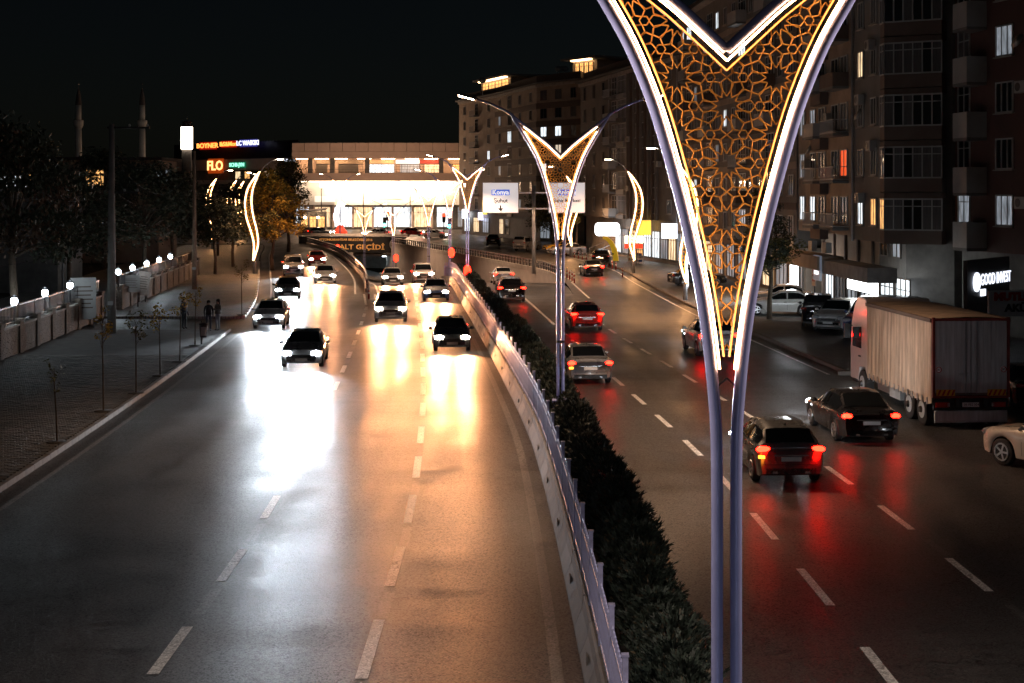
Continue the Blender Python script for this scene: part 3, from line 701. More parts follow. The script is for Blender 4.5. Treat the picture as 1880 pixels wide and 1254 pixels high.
for sg, k in ((1, 'l'), (-1, 'r')):
    m = MB(); m.tube([(sg*p.x,0,p.y) for p in out_s], .05, 14); LM['pole'+k] = m.mesh('pole', M['lilac_metal'], True)
    m = MB(); m.tube([(sg*p.x,0,p.y) for p in inn_s], .045, 12); LM['inn'+k] = m.mesh('inner_tube', M['lilac_metal'], True)
    m = MB()
    for path in (led_out, led_in): m.tube([(sg*p.x,-.03,p.y) for p in path], .009, 6)
    LM['led'+k] = m.mesh('light_strip', M['led'])
    m = MB()
    for path in (frm_out, frm_in): m.tube([(sg*p.x,-.014,p.y) for p in path], .0045, 5)
    LM['rim'+k] = m.mesh('rim_light', M['led_rim'])
    m = MB(); m.tube([(sg*p.x,0,p.y) for p in arm_s], [.05 - .0015*i for i in range(len(arm_s))], 10); LM['arm'+k] = m.mesh('arm', M['lilac_metal'], True)
    e = arm_s[-1]; d_ = (arm_s[-1] - arm_s[-3]).normalized()
    m = MB(); p = Vector((sg*e.x,0,e.y)); dd = Vector((sg*d_.x,0,d_.y))
    m.bar(p - dd*.05, p + dd*.62, .28, .07); m.bar(p, p + dd*.45, .2, .13); LM['lum'+k] = m.mesh('luminaire', M['steel_dark'])
    m = MB(); dn = Vector((dd.z*sg, 0, -abs(dd.x))); m.bar(p + dd*.10 + dn*.05, p + dd*.60 + dn*.05, .24, .04); LM['lens'+k] = m.mesh('lens', M['lamp_warm'])
    m.v = m.v
    LM['head'+k] = p + dd*.35 + dn*.18
    m = MB(); m.bar(p + dd*.10 + dn*.05, p + dd*.60 + dn*.05, .24, .04); LM['lensoff'+k] = m.mesh('lens', M['head_off'])
m = MB(); m.box((0,0,.45), (.42,.36,.9)); m.box((0,0,.93), (.52,.44,.07)); m.box((0,0,.02), (.56,.5,.06)); LM['ped'] = m.mesh('pedestal', M['lilac_metal'])
m = MB(); m.box((0,0,2.8), (.26,.11,.07)); LM['collar'] = m.mesh('collar', M['steel_dark'])
m = MB()
m.bar((-.075,0,lampz(-355)),(0,0,lampz(-340)),.015,.015,(0,1,0)); m.bar((.075,0,lampz(-355)),(0,0,lampz(-340)),.015,.015,(0,1,0)); LM['brace'] = m.mesh('brace', M['steel_dark'])
def forked_lamp(label, loc, power, on='lr', tint=(1.0, .62, .38), rz=0.0, s=1.0, cone=128):
    t = thing('forked_street_lamp', label, 'street lamp', loc, rz, 'forked lamps along the median')
    t.scale = (s, s, s)
    place('pedestal', LM['ped'], t)
    for k in 'lr':
        place('pole', LM['pole'+k], t); place('inner_tube', LM['inn'+k], t); place('arm', LM['arm'+k], t)
        place('light_strip', LM['led'+k], t); place('rim_light', LM['rim'+k], t)
        lu = place('luminaire', LM['lum'+k], t); place('lens', LM['lens'+k] if k in on else LM['lensoff'+k], lu)
        if k in on and power:
            h = LM['head'+k]; spot('lamp_light', h, h + Vector((0,0,-1)), power, tint, cone, .5, .12, t)
    place('lattice_panel', LM['lattice_panel'], t); place('brace', LM['brace'], t); place('collar', LM['collar'], t)
    return t
P_LAMP = 1500
forked_lamp('huge forked lamp in front with gold star lattice and paired lilac poles', (394/LENS*11.7, 11.7, -.0), P_LAMP*1.3, tint=(1.0, .80, .66))
forked_lamp('unseen forked lamp behind the bridge view, added in the row to light the huge lattice lamp', (1.9, -20.5, 0), 4*P_LAMP, tint=(.80, .86, 1.0), cone=176)  # added out of view, strong and cool to light the near lamp's poles
p = at(1029, 354, 44.4); forked_lamp('middle forked lattice lamp rising from the hedge beside the direction signs', (p.x, p.y, .0), P_LAMP*2, 'lr')
p = at(858, 354, 111); forked_lamp('small forked lattice lamp just beside the left direction sign', (p.x, p.y, zm(111)), P_LAMP*2.5, 'lr')
for px, Y, lb in ((826, 131, 'distant forked lamp against the bright mall just past the small lamp'), (787, 147, 'distant forked lamp in front of the right end of the bright mall wall'), (722, 178, 'distant forked lamp by the green traffic light'), (669, 203, 'distant forked lamp over the right half of the underpass lettering'), (624, 226, 'farthest forked lamp below the glowing tulip sculpture')):
    p = at(px, 354, Y); forked_lamp(lb, (p.x, Y, zm(Y) if Y < 204 else 0), P_LAMP*2.5, 'lr', rz=heading(MB_, min(Y, 200)))
# ------------------------------------------------------------------ leaf-shaped (S-curved) kerb lamps
SK = .0505
def spx(px, py, bx): return ((px - bx)*SK, EYE + (354 - py)*SK)
cen = [spx(464, 486, 467), spx(467, 470, 467), spx(470, 448, 467), spx(466, 425, 467), spx(459, 400, 467), spx(456, 375, 467), spx(459, 352, 467), spx(468, 332, 467), spx(477, 318, 467)]
wid = [.04, .18, .30, .38, .42, .40, .34, .22, .05]
SL = {}
cs_ = smooth_path(cen, 4)
ws_ = []
for i in range(len(cen) - 1):
    for j in range(4): ws_.append(wid[i] + (wid[i+1] - wid[i])*j/4)
ws_.append(wid[-1])
def side(sg):
    r = []
    for i, p in enumerate(cs_):
        a = cs_[max(0,i-1)]; b = cs_[min(len(cs_)-1,i+1)]; t = (b - a).normalized()
        r.append(p + Vector((t.y, -t.x)) * ws_[i]*sg)
    return r
sl, sr = side(-1), side(1)
m = MB(); m.tube([(0,0,0),(0,0,1.0),(-.1,0,1.2)] , [.16,.16,.12], 10); m.tube([(-.1,0,1.15),(cs_[0].x,0,cs_[0].y)], [.07,.07], 8); SL['base'] = m.mesh('pole', M['galv'], True)
for k, pth in (('a', sl), ('b', sr)):
    m = MB(); m.tube([(p.x,0,p.y) for p in pth], .05, 7); SL['tube'+k] = m.mesh('leaf_tube', M['galv'], True)
    m = MB(); q = [p.lerp(c, min(.8, .11/max(.05, (p-c).length))) for p, c in zip(pth, cs_)]; m.tube([(p.x,-.02,p.y) for p in q], .03, 6); SL['led'+k] = m.mesh('light_strip', M['led'])
m = MB()
for i in range(2, len(cs_) - 3):                      # pierced infill
    a, b, c, d = sl[i], sr[i], sl[i+1], sr[i+1]
    for t0, t1 in ((0, .5), (.5, 1), (1, .5), (.5, 0)):
        p = a.lerp(b, t0); q = c.lerp(d, t1); m.bar((p.x,0,p.y), (q.x,0,q.y), .05, .02, (0,1,0))
    m.bar((a.x,0,a.y), (b.x,0,b.y), .03, .02, (0,1,0))
SL['lat'] = m.mesh('lattice_panel', M['gold'])
tip = cs_[-1]
m = MB(); m.tube([(tip.x - .1,0,tip.y - .3),(tip.x + .35,0,tip.y + .45),(tip.x + 1.0,0,tip.y + .95),(tip.x + 1.5,0,tip.y + 1.15)], [.05,.05,.045,.04], 8); SL['arm'] = m.mesh('arm', M['galv'], True)
m = MB(); m.box((tip.x + 1.8,0,tip.y + 1.2), (.8,.28,.12)); SL['lum'] = m.mesh('luminaire', M['steel_dark'])
m = MB(); m.box((tip.x + 1.85,0,tip.y + 1.12), (.55,.24,.06)); SL['lens'] = m.mesh('lens', M['lamp_warm'])
def leaf_lamp(label, loc, flip, power, rz=0.0):
    t = thing('leaf_street_lamp', label, 'street lamp', loc, rz, 'leaf-shaped lamps along the kerbs')
    t.scale = (-1 if flip else 1, 1, 1)
    for k, n in (('base','pole'),('tubea','leaf_tube'),('tubeb','leaf_tube'),('leda','light_strip'),('ledb','light_strip'),('lat','lattice_panel'),('arm','arm')): place(n, SL[k], t)
    lu = place('luminaire', SL['lum'], t); place('lens', SL['lens'], lu)
    if power: spot('lamp_light', (tip.x + 1.85, 0, tip.y + .98), (tip.x + 1.9, 0, 0), power, (1.0, .50, .24), 135, .6, .12, t)
    return t
def glt(px, py): q = gp(px, py, .12); return (q.x, q.y, .12)
leaf_lamp('big leaf-shaped lamp with glowing edges beside the yellow-leaved tree', glt(467, 502), False, P_LAMP*2)
leaf_lamp('leaf-shaped lamp in front of the apartment block with the yellow shop sign', glt(1163, 501), True, P_LAMP*4)
leaf_lamp('leaf-shaped lamp standing on the brick pavement behind the huge lattice lamp', glt(1258, 551), True, P_LAMP*4)
leaf_lamp('slim leaf-shaped lamp by the dark tree below the right direction sign', glt(1048, 470), True, P_LAMP*4)
for px, Y, lb in ((390, 185, 'leaf-shaped lamp under the large red and orange shop letters'), (428, 205, 'thin leaf-shaped lamp half hidden under the green sign'), (442, 225, 'farthest leaf-shaped lamp among the dark trees')):
    q = at(px, 354, Y); leaf_lamp(lb, (q.x, Y, 0), False, 0)
# ------------------------------------------------------------------ stone wall with railing and lamps on the left
def boundary(y0, y1, label):
    w = thing('boundary_wall', label, 'wall', (WL(y0), y0, .1))
    st_ = stations(y0, y1, 3.0)
    for a, b in zip(st_[:-1], st_[1:]):
        m = MB(); m.bar((WL(a), a + .04, .72), (WL(b), b - .04, .72), .30, 1.3); m.build('stone_panel', M['stone'], w, world=True)
        m = MB(); m.bar((WL(a), a, 1.42), (WL(b), b, 1.42), .40, .09); m.build('coping', M['concrete'], w, world=True)
        m = MB()
        for i in range(1, 14):
            t = i/14; x = WL(a)*(1-t) + WL(b)*t; yy = a*(1-t) + b*t; m.box((x, yy, 1.92), (.025,.025,.92))
        m.bar((WL(a),a,2.3),(WL(b),b,2.3),.04,.04); m.bar((WL(a),a,1.6),(WL(b),b,1.6),.04,.04); m.build('railing', M['steel_dark'], w, world=True)
    for a in st_:
        m = MB(); m.box((WL(a), a, .8), (.46,.46,1.6)); m.box((WL(a), a, 1.65), (.54,.54,.1)); m.build('pilaster', M['stone'], w, world=True)
    return w
boundary(50, 83, 'low stone-faced wall with dark railing beside the near brick pavement')
boundary(89, 126, 'low stone-faced wall with railing, beyond the gate by the thick pole')
m = MB(); m.cyl((0,0,0),(0,0,.75),.05,.04,8); wlp = m.mesh('post', M['steel_dark'])
m = MB(); m.ball((0,0,.92),.17,10,sq=(1,1,1.15)); wlg = m.mesh('globe', M['lamp_cool'], True)
m = MB(); m.lathe([(.2,1.08),(.12,1.16),(.02,1.22)],8); wlc = m.mesh('cap', M['steel_dark'])
for px, Y, lb in ((27,64.5,'first glowing white lamp on the stone wall, far left'), (82,70,'second glowing white lamp from the left on the stone wall'), (130,75.5,'third glowing white lamp, beside the tall notice board'), (217,88.5,'glowing white wall lamp just right of the thick grey pole'), (243,93.5,'glowing white wall lamp between the small board and the banner'), (267,99,'glowing white wall lamp right of the hanging banner'), (289,104.5,'second to last glowing white lamp along the stone wall'), (308,110,'last glowing white lamp along the stone wall')):
    t = thing('wall_lamp', lb, 'lamp', (WL(Y), Y, 1.6), 0, 'white lamps on the stone wall')
    place('post', wlp, t); place('globe', wlg, t); place('cap', wlc, t)
    point('lamp_light', (0.0, -.0, 1.45), 9, (.80,.92,1.0), .12, t)
for (px, py, w_, h_, Y, rz, nm, lb, mt) in ((150,548,1.35,2.3,77.5,.3,'notice_board','tall pale notice board on the stone wall beside a white lamp','whitepanel'), (163,541,.45,1.2,79.5,.3,'notice_board','narrow pale notice board next to the gate','whitepanel'), (231,521,1.25,1.1,91,.25,'notice_board','small pale notice board on the railing right of the thick pole','whitepanel'), (253,520,.75,1.6,95,.25,'banner','tilted brown and white cloth banner hanging on the railing','cream')):
    q = at(px, py, Y); t = thing(nm, lb, 'sign', (WL(Y) + .28, Y, .1), rz)
    z0 = q.z - .1 - h_/2
    m = MB(); m.box((0,0,q.z - .1), (w_,.04,h_)); bd = m.build('panel', M['whitepanel'] if mt != 'cream' else mat('banner_cloth', (.42,.36,.32), .8, var=.4, scale=2), t)
    if nm == 'banner': bd.rotation_euler = (0, R(8), 0)
    m = MB()
    for k in range(6): m.box((0,-.025,q.z + h_*.28 - .1 - k*h_*.1), (w_*(.75 if k % 2 else .6),.006,h_*.03))
    m.build('print', M['brownred'], bd)
    m = MB()
    for sx in (-w_*.4, w_*.4): m.box((sx,.05,(z0 + .1)/2), (.05,.05,z0 + .2))
    m.build('leg', M['steel_dark'], t)
# ------------------------------------------------------------------ utility poles and wires
poles = {}
def utility(key, label, loc, top, r0, r1, mt, arms=()):
    t = thing('utility_pole', label, 'pole', loc)
    m = MB(); m.tube([(0,0,0),(0,0,top)], [r0,r1], 12); m.build('shaft', mt, t, True)
    for z, w_, ang_ in arms:
        m = MB(); m.bar((-w_*.1,0,z),(w_*.9,0,z),.1,.1); a = m.build('crossarm', M['steel_dark'], t)
        m = MB(); 
        for k in range(3): m.lathe([(.05,z+.05),(.07,z+.12),(.04,z+.2)],7,(w_*.85*(k/2),0,0))
        m.build('insulator', M['whitepanel'], a)
    m = MB(); m.box((0,-r0*.95,1.6),(.28,.03,.2)); m.build('number_plate', M['whitepanel'], t)
    poles[key] = Vector(loc)
    return t
q = gp(205, 612, .12); utility('a', 'thick dark grey concrete pole standing by the gate in the wall', (q.x,q.y,.12), 11.0, .24, .14, M['pole_concrete'], ((10.8,2.2,0),(7.4,1.6,0)))
q = gp(357, 531, .12); utility('b', 'brown concrete pole at the end of the stone wall', (q.x,q.y,.12), 10.6, .19, .11, M['pole_rust'])
q = at(400, 354, 165); utility('c', 'slim orange-lit pole under the red and orange shop letters', (q.x,165,0), 8.8, .16, .1, M['pole_rust'])
t = thing('street_light', 'thin unlit street light behind the stone wall on the far left', 'street lamp', (at(115,354,88).x, 88, 0))
m = MB(); m.tube([(0,0,0),(0,0,6.3),(.15,0,6.7),(.6,0,6.95),(1.0,0,6.98)], [.07,.05,.045,.04,.035], 8); m.build('pole', M['galv'], t, True)
m = MB(); m.box((1.2,0,6.96),(.5,.2,.1)); lu = m.build('luminaire', M['whitepanel'], t)
def sag(p, q, s, n=14): return [p.lerp(q, i/n) - Vector((0,0,4*s*(i/n)*(1 - i/n))) for i in range(n + 1)]
far_l = Vector((-23.5, 52, 0))
wires = [((poles['a'], 7.6), (poles['b'], 8.0), 1.5), ((poles['a'], 6.2), (poles['b'], 7.0), 1.2), ((poles['a'], 5.6), (poles['b'], 6.2), .9), ((poles['a'], 5.0), (poles['b'], 5.9), .9), ((poles['a'], 9.4), (poles['b'], 9.6), 2.2),
         ((far_l, 6.0), (poles['a'], 6.2), .8), ((far_l, 5.6), (poles['a'], 5.9), .8), ((far_l, 4.9), (poles['a'], 5.2), .8), ((far_l, 8.4), (poles['a'], 7.6), .8), ((poles['b'], 7.6), (poles['c'], 7.2), 1.3), ((poles['b'], 9.2), (poles['c'], 8.4), 1.2)]
wl_lab = ['sagging wire, upper of the pair between the grey and brown poles','sagging wire second from top between the grey and brown poles','sagging wire in the middle of the bundle between the poles','lowest sagging wire between the grey and brown poles','deepest sagging top wire between the grey and brown poles',
          'wire running left off the grey pole at mid height','wire just below mid height running left off the grey pole','lowest wire running left off the grey pole','highest wire running left off the grey pole','lower wire from the brown pole to the orange-lit pole','upper wire from the brown pole to the orange-lit pole']
for (a, b, s), lb in zip(wires, wl_lab):
    p = a[0] + Vector((0,0,a[1])); q = b[0] + Vector((0,0,b[1])); m = MB(); m.tube(sag(p, q, s), .014, 5)
    t = m.mesh('overhead_wire', M['wire'], True, p); o = place('overhead_wire', t, None, p); tag(o, lb, 'wire', 'overhead wires')
# ------------------------------------------------------------------ direction sign gantry
q = gp(980, 497); gan = thing('direction_sign', 'white direction signs for Konya and Ankara on one grey post', 'road sign', (q.x, q.y, 0))
YS = q.y; k = YS/LENS
m = MB(); m.tube([(0,0,-.3),(0,0,8.2)], [.2,.17], 12); m.build('post', M['galv'], gan, True)
m = MB()
for z in (EYE + (354-354)*k, EYE + (354-383)*k): m.bar(((951-980)*k - .6,-.0,z),((1008-980)*k + .6,-.0,z),.14,.14)
m.build('crossbar', M['galv'], gan)
M['signwhite'] = mat('sign_white_glow', (.8,.8,.82), .4, var=.04, emit=(.92,.94,1.0), es=.45)  # glow put into panel, blue field and letters for the headlights they reflect
M['signblue'] = mat('sign_blue', (.05,.12,.5), .4, var=0, emit=(.12,.22,.85), es=.55)
M['signblack'] = mat('sign_black', (.02,.02,.025), .5, var=0)
M['signletter'] = mat('sign_letter_white', (.85,.85,.85), .4, var=0, emit=(1,1,1), es=.9)
for x0, x1, l1, l2 in ((887,951,'Konya','Şuhut'), (1008,1073,'Ankara','Şehir Merkezi')):
    cx = ((x0+x1)/2 - 980)*k; w_ = (x1-x0)*k; z1 = EYE + (354-336)*k; z0 = EYE + (354-390)*k; zc = (z0+z1)/2; h_ = z1-z0
    m = MB(); m.box((cx,-.16,zc),(w_,.06,h_)); pn = m.build('sign_panel', M['signwhite'], gan)
    m = MB()
    for dx, dz, sx, sz in ((0,h_/2+.03,w_+.12,.06),(0,-h_/2-.03,w_+.12,.06),(-w_/2-.03,0,.06,h_),(w_/2+.03,0,.06,h_)): m.box((cx+dx,-.16,zc+dz),(sx,.1,sz))
    m.build('border', M['galv'], pn)
    m = MB(); m.box((cx,-.2,zc + h_*.18),(w_*.52,.02,h_*.2)); m.build('blue_field', M['signblue'], pn)
    text('lettering', l1, .62, M['signletter'], pn, (cx,-.22,zc + h_*.18), extrude=.008, bold=.012)
    text('lettering', l2, .56 if len(l2) < 8 else .46, M['signblack'], pn, (cx,-.2,zc - h_*.1), extrude=.01, bold=.012)
    m = MB(); m.plate([(cx-.07,zc-h_*.26),(cx+.07,zc-h_*.26),(cx+.07,zc-h_*.36),(cx+.26,zc-h_*.36),(cx,zc-h_*.46),(cx-.26,zc-h_*.36),(cx-.07,zc-h_*.36)], -.215, -.2); m.build('arrow', M['signblack'], pn)
# ------------------------------------------------------------------ bollards, warning lights, traffic lights
bm = MB(); bm.cyl((0,0,0),(0,0,.85),.06,.06,10); bolm = bm.mesh('post', M['car_red'], True)
bm = MB(); 
for z in (.38,.68): bm.cyl((0,0,z),(0,0,z+.14),.064,.064,10)
bolb = bm.mesh('band', M['paint'], True)
def bollard(x, y, z, lab, grp):
    t = thing('bollard', lab, 'bollard', (x,y,z), 0, grp); place('post', bolm, t); place('band', bolb, t)
for i in range(14):
    y = 137 + i*2.3; bollard(KR(y) - .35, y, 0, 'red and white bollard in the row along the far right kerb', 'bollards along the far right kerb')
for i in range(9):
    y = 117 + i*2.2; bollard(TR(y) + .75, y, 0, 'red and white bollard in the gore row below the direction sign post', 'bollards at the right gore')
for i in range(5):
    y = 99 + i*1.5; bollard(L1(y) + .1, y, 0, 'red bollard at the tip of the island where the ramp begins', 'bollards at the ramp island')
p = gp(1143, 509); bollard(p.x, p.y, .0, 'lone red and white bollard at the kerb beside the dark parked car', 'single bollard')
for px, py, Y, lb in ((829,464,128,'red warning light at the near end of the median hedge'), (858,497,110,'red warning light at the foot of the small forked lamp'), (727,474,165,'red warning light at the foot of a distant forked lamp on the ramp'), (620,455,180,'small red warning light on the curved railing')):
    q = at(px, py, Y); z0 = zm(Y) if px > 700 else 0
    t = thing('warning_light', lb, 'warning light', (q.x, Y, z0))
    m = MB(); m.tube([(0,0,0),(0,0,q.z - z0 - .35)], .05, 8); m.build('post', M['steel_dark'], t)
    m = MB(); m.ball((0,0,q.z - z0), .36, 12, sq=(.8,.6,1.25)); m.build('lamp', M['red_on'], t, True)
for px, py, Y, lb, c in ((706,411,235,'green traffic light by the distant forked lamp','green_on'), (825,413,225,'green traffic light near the small forked lamp','green_on'), (712,400,250,'red traffic light in front of the mall doors','red_on'), (815,403,245,'red traffic light on the right of the mall','red_on')):
    q = at(px, py, Y); t = thing('traffic_light', lb, 'traffic light', (q.x, Y, 0))
    m = MB(); m.tube([(0,0,0),(0,0,q.z)], .09, 8); m.build('pole', M['steel_dark'], t)
    m = MB(); m.box((0,0,q.z + .3),(.55,.35,1.6)); hd = m.build('housing', M['black'], t)
    for i, cc in enumerate(('green_on','black','red_on')):
        on = cc == c; m = MB(); m.tube([(0,-.18,q.z - .2 + i*.5),(0,-.24,q.z - .2 + i*.5)], .22 if not on else .3, 12); m.build('lens', M[c] if on else M['black'], hd)
# ------------------------------------------------------------------ buildings
WC = {}
def win_mesh(w, h, n, dark):
    key = (round(w,2), round(h,2), n, dark)
    if key in WC: return WC[key]
    f = MB(); t = .075
    f.box((0,-.035,h - t/2),(w,.08,t)); f.box((0,-.035,t/2),(w,.08,t))
    f.box((-w/2 + t/2,-.035,h/2),(t,.08,h - 2*t)); f.box((w/2 - t/2,-.035,h/2),(t,.08,h - 2*t))
    for i in range(1, n): f.box((-w/2 + w*i/n,-.03,h/2),(.055,.07,h - 2*t))
    if h > 1.7: f.box((0,-.03,h*.72),(w - 2*t,.065,.05))
    p = MB(); p.box((0,-.004,h/2),(w - t,.02,h - t))
    s = MB(); s.box((0,-.08,-.04),(w + .16,.18,.06))
    fm = M['frame_dark'] if dark else M['frame']
    WC[key] = (f.mesh('window', fm), p, s.mesh('sill', M['concrete'])); return WC[key]
PC = {}
def window(parent, P, ang, w, h, gl='glass', n=2, dark=False, sill=True):
    fm, p, s = win_mesh(w, h, n, dark)
    o = place('window', fm, parent, Vector(P) - root_loc(parent), (0,0,ang))
    k = (round(w,2), round(h,2), gl)
    if k not in PC: PC[k] = p.mesh('pane', M[gl])
    place('pane', PC[k], o)
    if sill: place('sill', s, o)
    return o
def balcony(parent, P, ang, w, d, kind='bars', h=.95):
    m = MB(); m.box((0,-d/2,-.08),(w,d,.16)); o = m.build('balcony', M['greyrender'], parent); o.location = Vector(P) - root_loc(parent); o.rotation_euler = (0,0,ang)
    m = MB()
    if kind == 'bars':
        for x in [ -w/2 + .03 + (w - .06)*i/ max(1,int(w/.16)) for i in range(int(w/.16) + 1)]: m.box((x,-d + .03,h/2),(.025,.025,h))
        m.box((0,-d + .03,h),(w,.05,.05)); m.box((0,-d + .03,.08),(w,.04,.04))
        for sx in (-1,1): m.box((sx*(w/2 - .02),-d/2,h),(.04,d,.05)); m.box((sx*(w/2 - .02),-d/2,.08),(.04,d,.04))
        m.build('railing', M['frame'], o)
    else:
        m.box((0,-d + .06,h/2),(w,.12,h))
        for sx in (-1,1): m.box((sx*(w/2 - .06),-d/2 + .06,h/2),(.12,d - .12,h))
        m.build('parapet', M['whitepanel'] if kind == 'white' else M['brownred'], o)
    return o
class Facade:
    def __init__(s, parent, P0, P1):
        s.p = parent; s.a = Vector((*P0,0)); s.b = Vector((*P1,0)); s.d = (s.b - s.a); s.L = s.d.length; s.d.normalize(); s.ang = math.atan2(s.d.y, s.d.x); s.n = Vector((s.d.y,-s.d.x,0))
    def at(s, u, z, out=0.0): q = s.a + s.d*u + s.n*out; return Vector((q.x,q.y,z))
    def win(s, u, z, w, h, gl='glass', n=2, dark=False, sill=True): return window(s.p, s.at(u,z), s.ang, w, h, gl, n, dark, sill)
    def balc(s, u, z, w, d, kind='bars', h=.95): return balcony(s.p, s.at(u,z,0.0), s.ang, w, d, kind, h)
    def slab(s, name, u0, u1, z0, z1, out, mt, inn=0.0):
        m = MB(); m.box((0,0,0),(u1-u0,out+inn,z1-z0)); o = m.build(name, mt, s.p); q = s.at((u0+u1)/2,(z0+z1)/2,(out-inn)/2); o.location = q - root_loc(s.p); o.rotation_euler = (0,0,s.ang); return o
    def sign(s, name, u, z, w, h, mt, out=.35, body=None, tm=None, ts=.5, bold=.0, sx=1.0):
        o = s.slab(name, u - w/2, u + w/2, z - h/2, z + h/2, out, mt, -out + .2)
        if body: text('lettering', body, ts, tm, o, (0,-.11,0), extrude=.02, bold=bold, sx=sx)
        return o
def px_plan(*a): return [((px - 940)/LENS*Y, Y) for px, Y in a]
def block(name, label, cat, plan, depth, z0, z1, mt, eave=.0, roofmt=None):
    P = plan; back = [(x + depth[0], y + depth[1]) for x, y in reversed(P)]
    t = thing(name, label, cat, (P[0][0], P[0][1], 0))
    m = MB(); m.prism(P + back, z0, z1); m.build('wall', mt, t, world=True)
    if eave:
        cx = sum(p[0] for p in P + back)/len(P + back); cyy = sum(p[1] for p in P + back)/len(P + back)
        def ex(p, e): v = Vector((p[0]-cx,p[1]-cyy)); v.normalize(); return (p[0] + v.x*e, p[1] + v.y*e)
        m = MB(); m.prism([ex(p, eave) for p in P + back], z1, z1 + .22); rf = m.build('roof', roofmt or M['concrete'], t, world=True)
        m = MB(); m.prism([ex(p, -eave*.5) for p in P + back], z1 + .22, z1 + 1.3); m.build('roof_ridge', M['rooftile'], rf, world=True)
    return t
def inset_plan(plan, d):
    r = []
    for i, p in enumerate(plan):
        n = Vector((0,0))
        for a, b in ((i-1,i),(i,i+1)):
            if a >= 0 and b < len(plan):
                e = Vector((plan[b][0]-plan[a][0], plan[b][1]-plan[a][1])).normalized(); n += Vector((e.y,-e.x))
        n.normalize(); r.append((p[0] - n.x*d, p[1] - n.y*d))
    return r
rw = random.Random(11)
def gl_(r=rw, lit=.08):
    v = r.random()
    return 'lit_white' if v < lit*.5 else 'lit_dim' if v < lit else 'curtain' if v < .45 else 'glass'
# --- far apartment block (A) with the lit roof terraces
FP = 2.9
A_ = px_plan((843,258),(909,240),(985,216),(1067,207))
tA = block('apartment_block', 'pale brown corner apartment block with orange-lit roof terraces', 'building', A_, (10,45), 4.2, 24.2, M['beige'], .8, M['greyrender'])
m = MB(); m.prism(inset_plan(A_, .6) + [(A_[3][0]+8,A_[3][1]+40),(A_[0][0]+8,A_[0][1]+40)], -.1, 4.2); m.build('shop_storey', M['greybrown'], tA, world=True)
lit_map = {(1,4,1):'lit_white',(2,4,0):'lit_white',(2,4,1):'lit_white',(1,2,0):'lit_dim',(0,3,2):'lit_white',(0,1,2):'lit_dim',(1,5,0):'lit_dim'}
for fi in range(3):
    fc = Facade(tA, A_[fi], A_[fi+1]); k = (3, 4, 3)[fi]
    for s in range(7):
        z = 4.9 + s*FP*.96
        for j in range(k):
            u = fc.L*(j + .5)/k
            g_ = lit_map.get((fi,s,j)) or gl_(lit=.03)
            if fi == 1 and j == 1: fc.win(u, z - .3, 2.3, 2.2, g_ , 4); 
            elif fi == 0 and j == 1: fc.balc(u, z - .5, 2.6, 1.0, 'bars'); fc.win(u, z - .4, 1.6, 2.1, g_, 2)
            elif fi == 2: fc.win(u, z, 1.6 if j < 2 else 1.3, 1.55, g_, 2, dark=True)
            else: fc.win(u, z, 1.3, 1.55, g_, 2)
        if fi != 0: fc.slab('band', .0, fc.L, z - 1.25, z - .35, .06, M['brownred'])
    fc.slab('cornice', 0, fc.L, 23.7, 24.1, .25, M['concrete'])
for a, b, z0 in ((0, 1, 25.2), (2, 3, 25.2)):
    fc = Facade(tA, A_[a], A_[b]) if a == 0 else Facade(tA, A_[2], A_[3])
    u0, u1 = ((fc.L*.35, fc.L*1.05) if a == 0 else (fc.L*.62, fc.L*1.02))
    pen = fc.slab('penthouse', u0 - .6, u1 + .8, 24.3, 27.2, -2.2, M['beige'], 8)
    ro = fc.slab('penthouse_roof', u0 - 2, u1 + 2, 27.4, 27.7, -.9, M['greyrender'], 9)
    for j in range(4): 
        u = u0 + (u1 - u0)*(j + .5)/4; q = fc.at(u, 24.9, -2.15); window(tA, q, fc.ang, (u1-u0)/4 - .15, 2.1, 'lit_amber', 2, True, False)
    fc.slab('terrace_light', u0, u1, 27.2, 27.4, -1.3, glow('terrace_strip', (1.0,.62,.30), 9.0), 1.9)
for px, lb in ((886,'satellite dish on the left edge of the far apartment roof'), (1026,'satellite dish pair member on the far apartment roof ridge'), (1037,'slim satellite dish on the far apartment roof ridge')):
    q = at(px, 108 if px > 1000 else 150, 225); t = thing('satellite_dish', lb, 'satellite dish', (q.x, q.y, 26.2 if px > 1000 else 24.4))
    m = MB(); m.lathe([(.02,0),(.35,.06),(.6,.2),(.62,.22)],12); d = m.build('dish', M['whitepanel'], t, True); d.rotation_euler = (R(60),0,0); d.location = (0,-.1,1.0)
    m = MB(); m.cyl((0,0,-1.2),(0,0,1.0),.05,.05,6); m.build('mast', M['galv'], t)
# shops below A
fc = Facade(tA, A_[1], A_[2])
fc2 = Facade(tA, A_[2], A_[3]); fc1 = Facade(tA, A_[0], A_[1])
for f_, u, w, g_ in ((fc1,3,3,'lit_white'),(fc1,8,3,'lit_warm'),(fc1,13,3.2,'lit_dim'),(fc,2.2,2.6,'lit_warm'),(fc,6,2.6,'glass'),(fc2,1.5,2.5,'lit_dim'),(fc2,5,2.6,'glass')):
    window(tA, f_.at(u,.5,-.55), f_.ang, w, 2.6, g_, 3, True, False)
fc1.sign('shop_sign', 4, 3.7, 2.6, 1.6, glow('cool_white_sign', (.85,.92,1.0), 5.0)); fc1.sign('shop_sign', 12.5, 3.4, 2.0, 1.3, glow('lilac_sign', (.75,.75,1.0), 4.0))
o = fc1.sign('yellow_framed_sign', 15, 5.0, 2.4, 2.4, M['steel_dark'])
m = MB()
for dx, dz, sx, sz in ((0,1.15,2.4,.2),(0,-1.15,2.4,.2),(-1.1,0,.2,2.1),(1.1,0,.2,2.1)): m.box((dx,-.12,dz),(sx,.06,sz))
